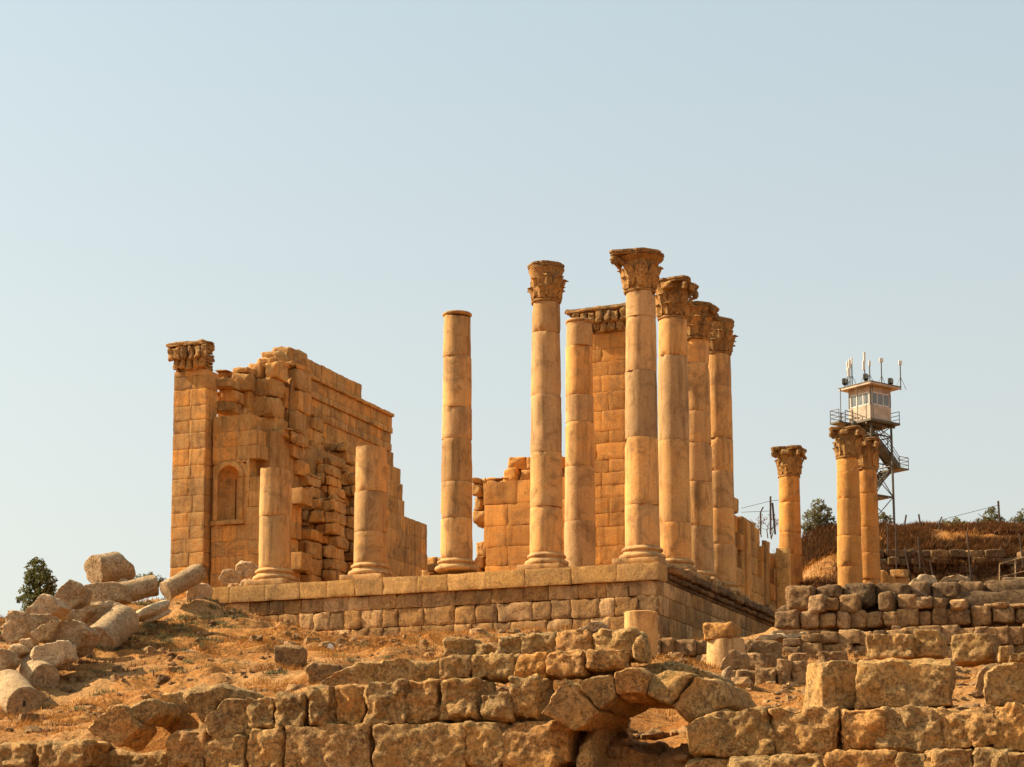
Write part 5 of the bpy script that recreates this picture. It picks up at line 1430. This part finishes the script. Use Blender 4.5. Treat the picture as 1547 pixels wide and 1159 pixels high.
# ------------------------------------------------------------------ trees and bushes
def tree(name, label, cat, base, blobs, n_leaf, leaf, m, seed, group=None, trunk=.14, stems=1):
    rs = np.random.default_rng(seed)
    base = np.asarray(base, float)
    t = thing(name, label, cat, base, group)
    mb = MB()
    top = max(b[0][2] for b in blobs)
    for s in range(stems):
        a = rs.uniform(0, 6.28); o = np.array([math.cos(a), math.sin(a), 0]) * (.25 * s)
        prev = base + o - [0, 0, .4]; rr = trunk
        for k in range(1, 5):
            nxt = base + o * (1 + k * .4) + np.array([rs.normal(0, .12), rs.normal(0, .12), top * .75 * k / 4]); tube(mb, prev, nxt, rr, 7, r2=rr * .75); prev = nxt; rr *= .75
    for c, r in blobs:
        a = base + [0, 0, max(.2, c[2] * .45)]; b = base + np.array(c)
        mid = (a + b) / 2 + rs.normal(0, .1, 3)
        tube(mb, a, mid, trunk * .5, 6, r2=trunk * .35); tube(mb, mid, b, trunk * .35, 6, r2=trunk * .12)
    mb.build('trunk', M['bark'], t)
    pts, tn = [], []
    tot = sum(r[0] * r[1] * r[2] for _, r in blobs) if hasattr(blobs[0][1], '__len__') else sum(r ** 2 for _, r in blobs)
    for c, r in blobs:
        n = int(n_leaf * r ** 2 / tot)
        d = rs.normal(0, 1, (n, 3)); d /= np.linalg.norm(d, axis=1, keepdims=True)
        q = d * (r * rs.uniform(.25, 1.0, n) ** .6)[:, None]
        p = base + np.array(c) + q
        k = fbm(p, 2.8 / max(r, .5), 3, seed) > -.04
        p = p[k]
        pts.append(p)
    p = np.concatenate(pts)
    N = len(p); lf = leaf * rs.uniform(.5, 1.3, N)
    u = rs.normal(0, 1, (N, 3)); u /= np.linalg.norm(u, axis=1, keepdims=True)
    w = np.cross(u, rs.normal(0, 1, (N, 3))); w /= np.linalg.norm(w, axis=1, keepdims=True)
    v = np.stack([p - u * lf[:, None], p + w * lf[:, None] * .38, p + u * lf[:, None], p - w * lf[:, None] * .38], 1).reshape(-1, 3)
    mb = MB(); mb.add(v, np.arange(4 * N).reshape(-1, 4), np.repeat(np.clip(rs.normal(.5, .28, N), 0, 1), 4))
    mb.build('crown', M[m], t, smooth=False)
    return t
B0 = P(55, 932, 112)
tree('evergreen_tree', 'dark bushy evergreen tree behind the fallen blocks at the left', 'tree', B0,
     [((0.1, 0, 1.0), 1.0), ((0.2, 0, 2.0), .95), ((-.15, .2, 2.7), .68), ((.55, -.1, 1.9), .62), ((.0, 0, 3.05), .42), ((-.65, .1, 1.45), .42), ((-.95, 0, .95), .26), ((.75, .1, 1.25), .5), ((-.45, 0, 2.15), .36), ((-.1, 0, .3), .8)], 9500, .11, 'leaf_dark', 3)
tree('low_bush', 'low green bush between the topmost drum and the square pier', 'bush', P(226, 886, 110),
     [((-.5, 0, .35), .42), ((.0, 0, .42), .4), ((.45, 0, .3), .36), ((-.9, 0, .4), .25), ((.75, 0, .25), .25)], 2600, .09, 'leaf_olive', 4, trunk=.05)
OB = 'olive bushes on the embankment'
tree('olive_bush', 'large olive bush between the lone distant column and the close pair', 'bush', P(1237, 812, 152),
     [((-.5, 0, 1.5), .75), ((.35, 0, 1.8), .8), ((0, 0, 2.5), .6), ((.8, 0, 1.2), .6), ((-.9, 0, .9), .5), ((.4, 0, .7), .8), ((-.3, 0, .5), .8)], 5200, .12, 'leaf_olive', 5, OB, .08, 3)
tree('olive_bush', 'round olive bush just left of the tall fence post at the right', 'bush', P(1496, 806, 155),
     [((-.7, 0, .8), .6), ((.1, 0, 1.35), .7), ((.7, 0, 1.0), .55), ((0, 0, .6), .8), ((.2, 0, 1.9), .35)], 3000, .11, 'leaf_olive', 6, OB, .07, 3)
tree('olive_bush', 'low spreading olive bush halfway between the watchtower and the tall post', 'bush', P(1443, 806, 155),
     [((-.8, 0, .7), .45), ((.0, 0, .85), .5), ((.75, 0, .6), .45), ((1.4, 0, .4), .3)], 2000, .10, 'leaf_olive', 7, OB, .06, 2)
tree('olive_bush', 'olive bush cut by the right edge of the view', 'bush', P(1546, 808, 154),
     [((-.5, 0, .9), .6), ((.2, 0, 1.4), .7), ((.7, 0, .9), .7), ((-1.0, 0, .6), .35)], 3000, .11, 'leaf_olive', 8, OB, .07, 3)
tree('olive_bush', 'small bush at the foot of the watchtower', 'bush', P(1336, 800, 158),
     [((-.3, 0, .7), .5), ((.3, 0, .8), .45), ((0, 0, 1.1), .3)], 1400, .10, 'leaf_olive', 9, OB, .06, 2)
tree('bare_shrub', 'thin half-bare shrub by the fence left of the lone distant column', 'bush', P(1160, 806, 160),
     [((-.5, 0, 1.1), .5), ((.4, 0, 1.3), .5), ((.9, 0, .8), .4), ((-.9, 0, .7), .3)], 420, .09, 'brush', 10, None, .05, 4)

# ------------------------------------------------------------------ watchtower
YT = 164.0
tb = P(1318, 794, YT)
def zt_(py): return P(1315, py, YT)[2] - tb[2]
AL = R(37)
D1 = np.array([math.cos(AL), math.sin(AL), 0]); D2 = np.array([-math.sin(AL), math.cos(AL), 0])
AXW_T = np.stack([D1, D2, EZ])
def T(x, y, z): return tb + D1 * x + D2 * y + EZ * z
wt = thing('watchtower', 'steel guard watchtower with a beige cabin, zigzag stair, floodlights and aerials', 'watchtower', tb)
def tbar(name, c, half, m, parent=None):
    mb = MB(); bar(mb, T(*c), half, AXW_T); return mb.build(name, M[m], parent or wt, smooth=False)
def tt(mb, a, b, r, seg=6): tube(mb, T(*a), T(*b), r, seg)
zf, zs, zw0, zw1, zr = zt_(640), zt_(640) + .02, zt_(617), zt_(598), zt_(590)
S = 1.24
# cabin: floor slab, lower panels, corner posts, upper band, roof
cabin = tbar('cabin', (0, 0, (zf + zw0) / 2 - .02), (S, S, (zw0 - zf) / 2), 'paint')
tbar('upper_band', (0, 0, (zw1 + zr) / 2), (S, S, (zr - zw1) / 2), 'paint', cabin)
for sx in (-1, 1):
    for sy in (-1, 1): tbar('corner_post', (sx * (S - .05), sy * (S - .05), (zw0 + zw1) / 2), (.055, .055, (zw1 - zw0) / 2), 'metal', cabin)
zm, hw = (zw0 + zw1) / 2, (zw1 - zw0) / 2
for nm, c, hf in (('window', (0, -S + .05, zm), (S * .88, .03, hw)), ('window', (-S + .05, 0, zm), (.03, S * .88, hw)), ('window', (-.1, S - .05, zm), (S * .78, .03, hw)), ('window', (S - .05, -.15, zm), (.03, S * .75, hw))):
    mb = MB()
    lon = 0 if hf[0] > hf[1] else 1
    w = hf[lon]
    for k in (-1, -.36, .3, 1):
        cc = list(c); cc[lon] += k * (w - .03); h2 = [.035, .035, hw]
        bar(mb, T(*cc), h2, AXW_T)
    for k in (-1, 1):
        cc = list(c); cc[2] += k * (hw - .04); h2 = [w, w, .04]; h2[1 - lon] = .035
        bar(mb, T(*cc), h2, AXW_T)
    wf = mb.build(nm, M['white'], cabin, smooth=False)
    mb = MB(); h2 = [w - .02] * 2 + [hw - .06]; h2[1 - lon] = .012
    bar(mb, T(*c), h2, AXW_T); mb.build('pane', M['glass'], wf, smooth=False)
roof = tbar('roof', (0.05, 0, zr + .12), (S + .62, S + .55, .09), 'paint')
tbar('fascia', (0.05, 0, zr + .235), (S + .66, S + .59, .03), 'metal', roof)
tbar('platform', (.0, .0, zf - .14), (S + .55, S + .5, .09), 'metal')
tbar('floor_beam', (0, 0, zf - .32), (S + .1, .08, .09), 'metal'); tbar('floor_beam', (0, -S + .1, zf - .32), (S + .5, .07, .088), 'metal'); tbar('floor_beam', (0, S - .1, zf - .32), (S + .5, .07, .088), 'metal')
# railing of the gallery
def rail(name, pts, z, parent=None, hgt=1.0, nbar=3, post_every=True):
    mb = MB()
    for a, b in zip(pts, pts[1:]):
        for k in range(nbar):
            dz = hgt * (k + 1) / nbar
            tt(mb, (a[0], a[1], a[2] + dz), (b[0], b[1], b[2] + dz), .028)
    for a in pts: tt(mb, a, (a[0], a[1], a[2] + hgt), .034)
    return mb.build(name, M['metal'], parent or wt)
G = S + .5
rail('railing', [(G, -G + .05, zf - .05), (G, 0, zf - .05), (G, G, zf - .05), (0, G, zf - .05), (-G, G, zf - .05), (-G, 0.3, zf - .05)], zf)
tbar('side_gallery', (-S - 1.15, S * .9, zf - .14), (.75, .55, .07), 'metal')
rail('railing', [(-S - 1.85, S * .9 - .5, zf - .05), (-S - 1.85, S * .9 + .5, zf - .05), (-S - .5, S * .9 + .5, zf - .05)], zf)
rail('railing', [(-S - 1.1, S * .9 - .5, zf - .05), (-S + .3, S * .2 - 1.4, zf - 1.0)], zf)
# legs and braces
for sx in (-1, 1):
    for sy in (-1, 1):
        mb = MB(); tt(mb, (sx * 1.28, sy * 1.28, -.6), (sx * 1.22, sy * 1.22, zf - .2), .10, 8); mb.build('leg', M['metal'], wt)
lv = [0.1, zt_(752), zt_(705), zt_(662), zf - .3]
for z in lv[1:4]:
    for a, b in (((-1.25, -1.25), (1.25, -1.25)), ((1.25, -1.25), (1.25, 1.25)), ((1.25, 1.25), (-1.25, 1.25)), ((-1.25, 1.25), (-1.25, -1.25))):
        mb = MB(); tt(mb, (*a, z), (*b, z), .055); mb.build('beam', M['metal'], wt)
for i, (z0, z1) in enumerate(zip(lv, lv[1:])):
    for a, b in (((-1.25, -1.25), (1.25, -1.25)), ((1.25, -1.25), (1.25, 1.25)), ((-1.25, 1.25), (-1.25, -1.25)), ((1.25, 1.25), (-1.25, 1.25))):
        mb = MB(); tt(mb, (*a, z0), (*b, z1), .04)
        if i % 2 == 1: tt(mb, (*b, z0), (*a, z1), .04)
        mb.build('brace', M['metal'], wt)
# stair flights
def flight(a, b, wid=.52):
    mb = MB()
    a, b = np.array(a, float), np.array(b, float)
    n = 11
    for k in range(n):
        c = a + (b - a) * (k + .5) / n; bar(mb, T(*c), (.16, wid, .025), AXW_T)
    for s in (-1, 1):
        d = b - a; l = np.linalg.norm(d)
        pd = D1 * d[0] + D2 * d[1] + EZ * d[2]; pd /= np.linalg.norm(pd)
        up = np.cross(pd, D2); c = T(*((a + b) / 2)) + D2 * (s * wid)
        bar(mb, c, (l / 2, .035, .19), np.stack([pd, D2, up / np.linalg.norm(up)]))
    bar(mb, T(*((a + b) / 2)) - EZ * .10, (np.linalg.norm(b - a) / 2, wid, .02), np.stack([pd, D2, up / np.linalg.norm(up)]))
    o = mb.build('stair_flight', M['metal'], wt, smooth=False)
    return o
zA, zB, zC = zt_(662), zt_(704), zt_(750)
flight((-.6, -.55, zA), (2.35, -.55, zB))
tbar('landing', (2.95, 0, zB - .04), (.62, 1.0, .06), 'metal')
flight((2.35, .45, zB - .1), (-.5, .45, zC))
tbar('landing', (-.1, .2, zC - .08), (1.25, 1.0, .07), 'metal')
rail('handrail', [(-.3, -1.0, zA), (1.0, -1.0, (zA + zB) / 2 + .2), (2.35, -1.0, zB)], 0, hgt=.95)
rail('handrail', [(2.4, -1.0, zB), (3.5, -1.0, zB), (3.5, .95, zB), (2.5, .95, zB)], 0, hgt=.95)
flight((-2.0, .45, zf - .2), (-.5, -.55, zA), .35)
# floodlights
for x, y in ((-1.7, 1.2), (-1.5, -1.0), (1.3, -1.2)):
    mb = MB(); tt(mb, (x, y, zr + .25), (x, y, zr + .55), .05); tt(mb, (x - .25, y, zr + .45), (x + .25, y, zr + .45), .03)
    rock(mb, T(x, y, zr + .75), (.24, .17, .25), AXW_T @ rotz(.4), rnd=.05, rough=0, res=.1, jit=.02, tint=.3)
    fl = mb.build('floodlight', M['black'], wt)
    mb = MB(); bar(mb, T(x, y - .19, zr + .75), (.17, .02, .17), AXW_T @ rotz(.2)); mb.build('lens', M['lens'], fl, smooth=False)
# aerials and camera masts
def mast(px, y0, depth_off, box=None, hb=.2, guys=True, n=1):
    x = (px - 1315) / (F / YT)
    # choose the local point on the roof whose image column is px
    lx = x * math.cos(AL) + depth_off * math.sin(AL); ly = -x * math.sin(AL) + depth_off * math.cos(AL)
    z1 = zt_(y0)
    mb = MB(); tt(mb, (lx, ly, zr + .2), (lx, ly, z1), .05)
    if guys:
        for s in (-1, 1): tt(mb, (lx, ly, zr + .2 + (z1 - zr) * .45), (lx + s * .45, ly - .2 * s, zr + .26), .02, 4)
    o = mb.build('aerial', M['metal'], wt)
    if box:
        for q in range(n):
            mb = MB(); rock(mb, T(lx - .12 * (q % 2), ly, z1 - q * .75), (box, .07, hb), AXW_T @ rotz(-AL), rnd=.04, rough=0, res=.1, jit=.01); mb.build('panel', M['white'], o)
mast(1283, 552, .3, .10, .42, False, 1); mast(1286, 549, .2, .11, .40, False, 2); mast(1289, 545, .1, .06, .3, True)
mast(1307, 541, -.4, .10, .42, True, 2); mast(1313, 553, -.9, .10, .25, True)
mast(1336, 542, .5, .17, .19, True); mast(1366, 545, .7, .15, .19, True)
for (x, y) in ((-S - .45, -.2), (-S - .1, -S - .35), (S + .45, S + .3), (-S - .6, S + .35)):
    mb = MB(); tt(mb, (x, y, zf - .1), (x, y, zr + .15), .035); mb.build('gallery_post', M['metal'], wt)
mb = MB(); tt(mb, (-S - .12, -S - .1, -1.0), (-S - .12, -S - .1, zr + .9), .035); mb.build('conduit', M['metal'], wt)
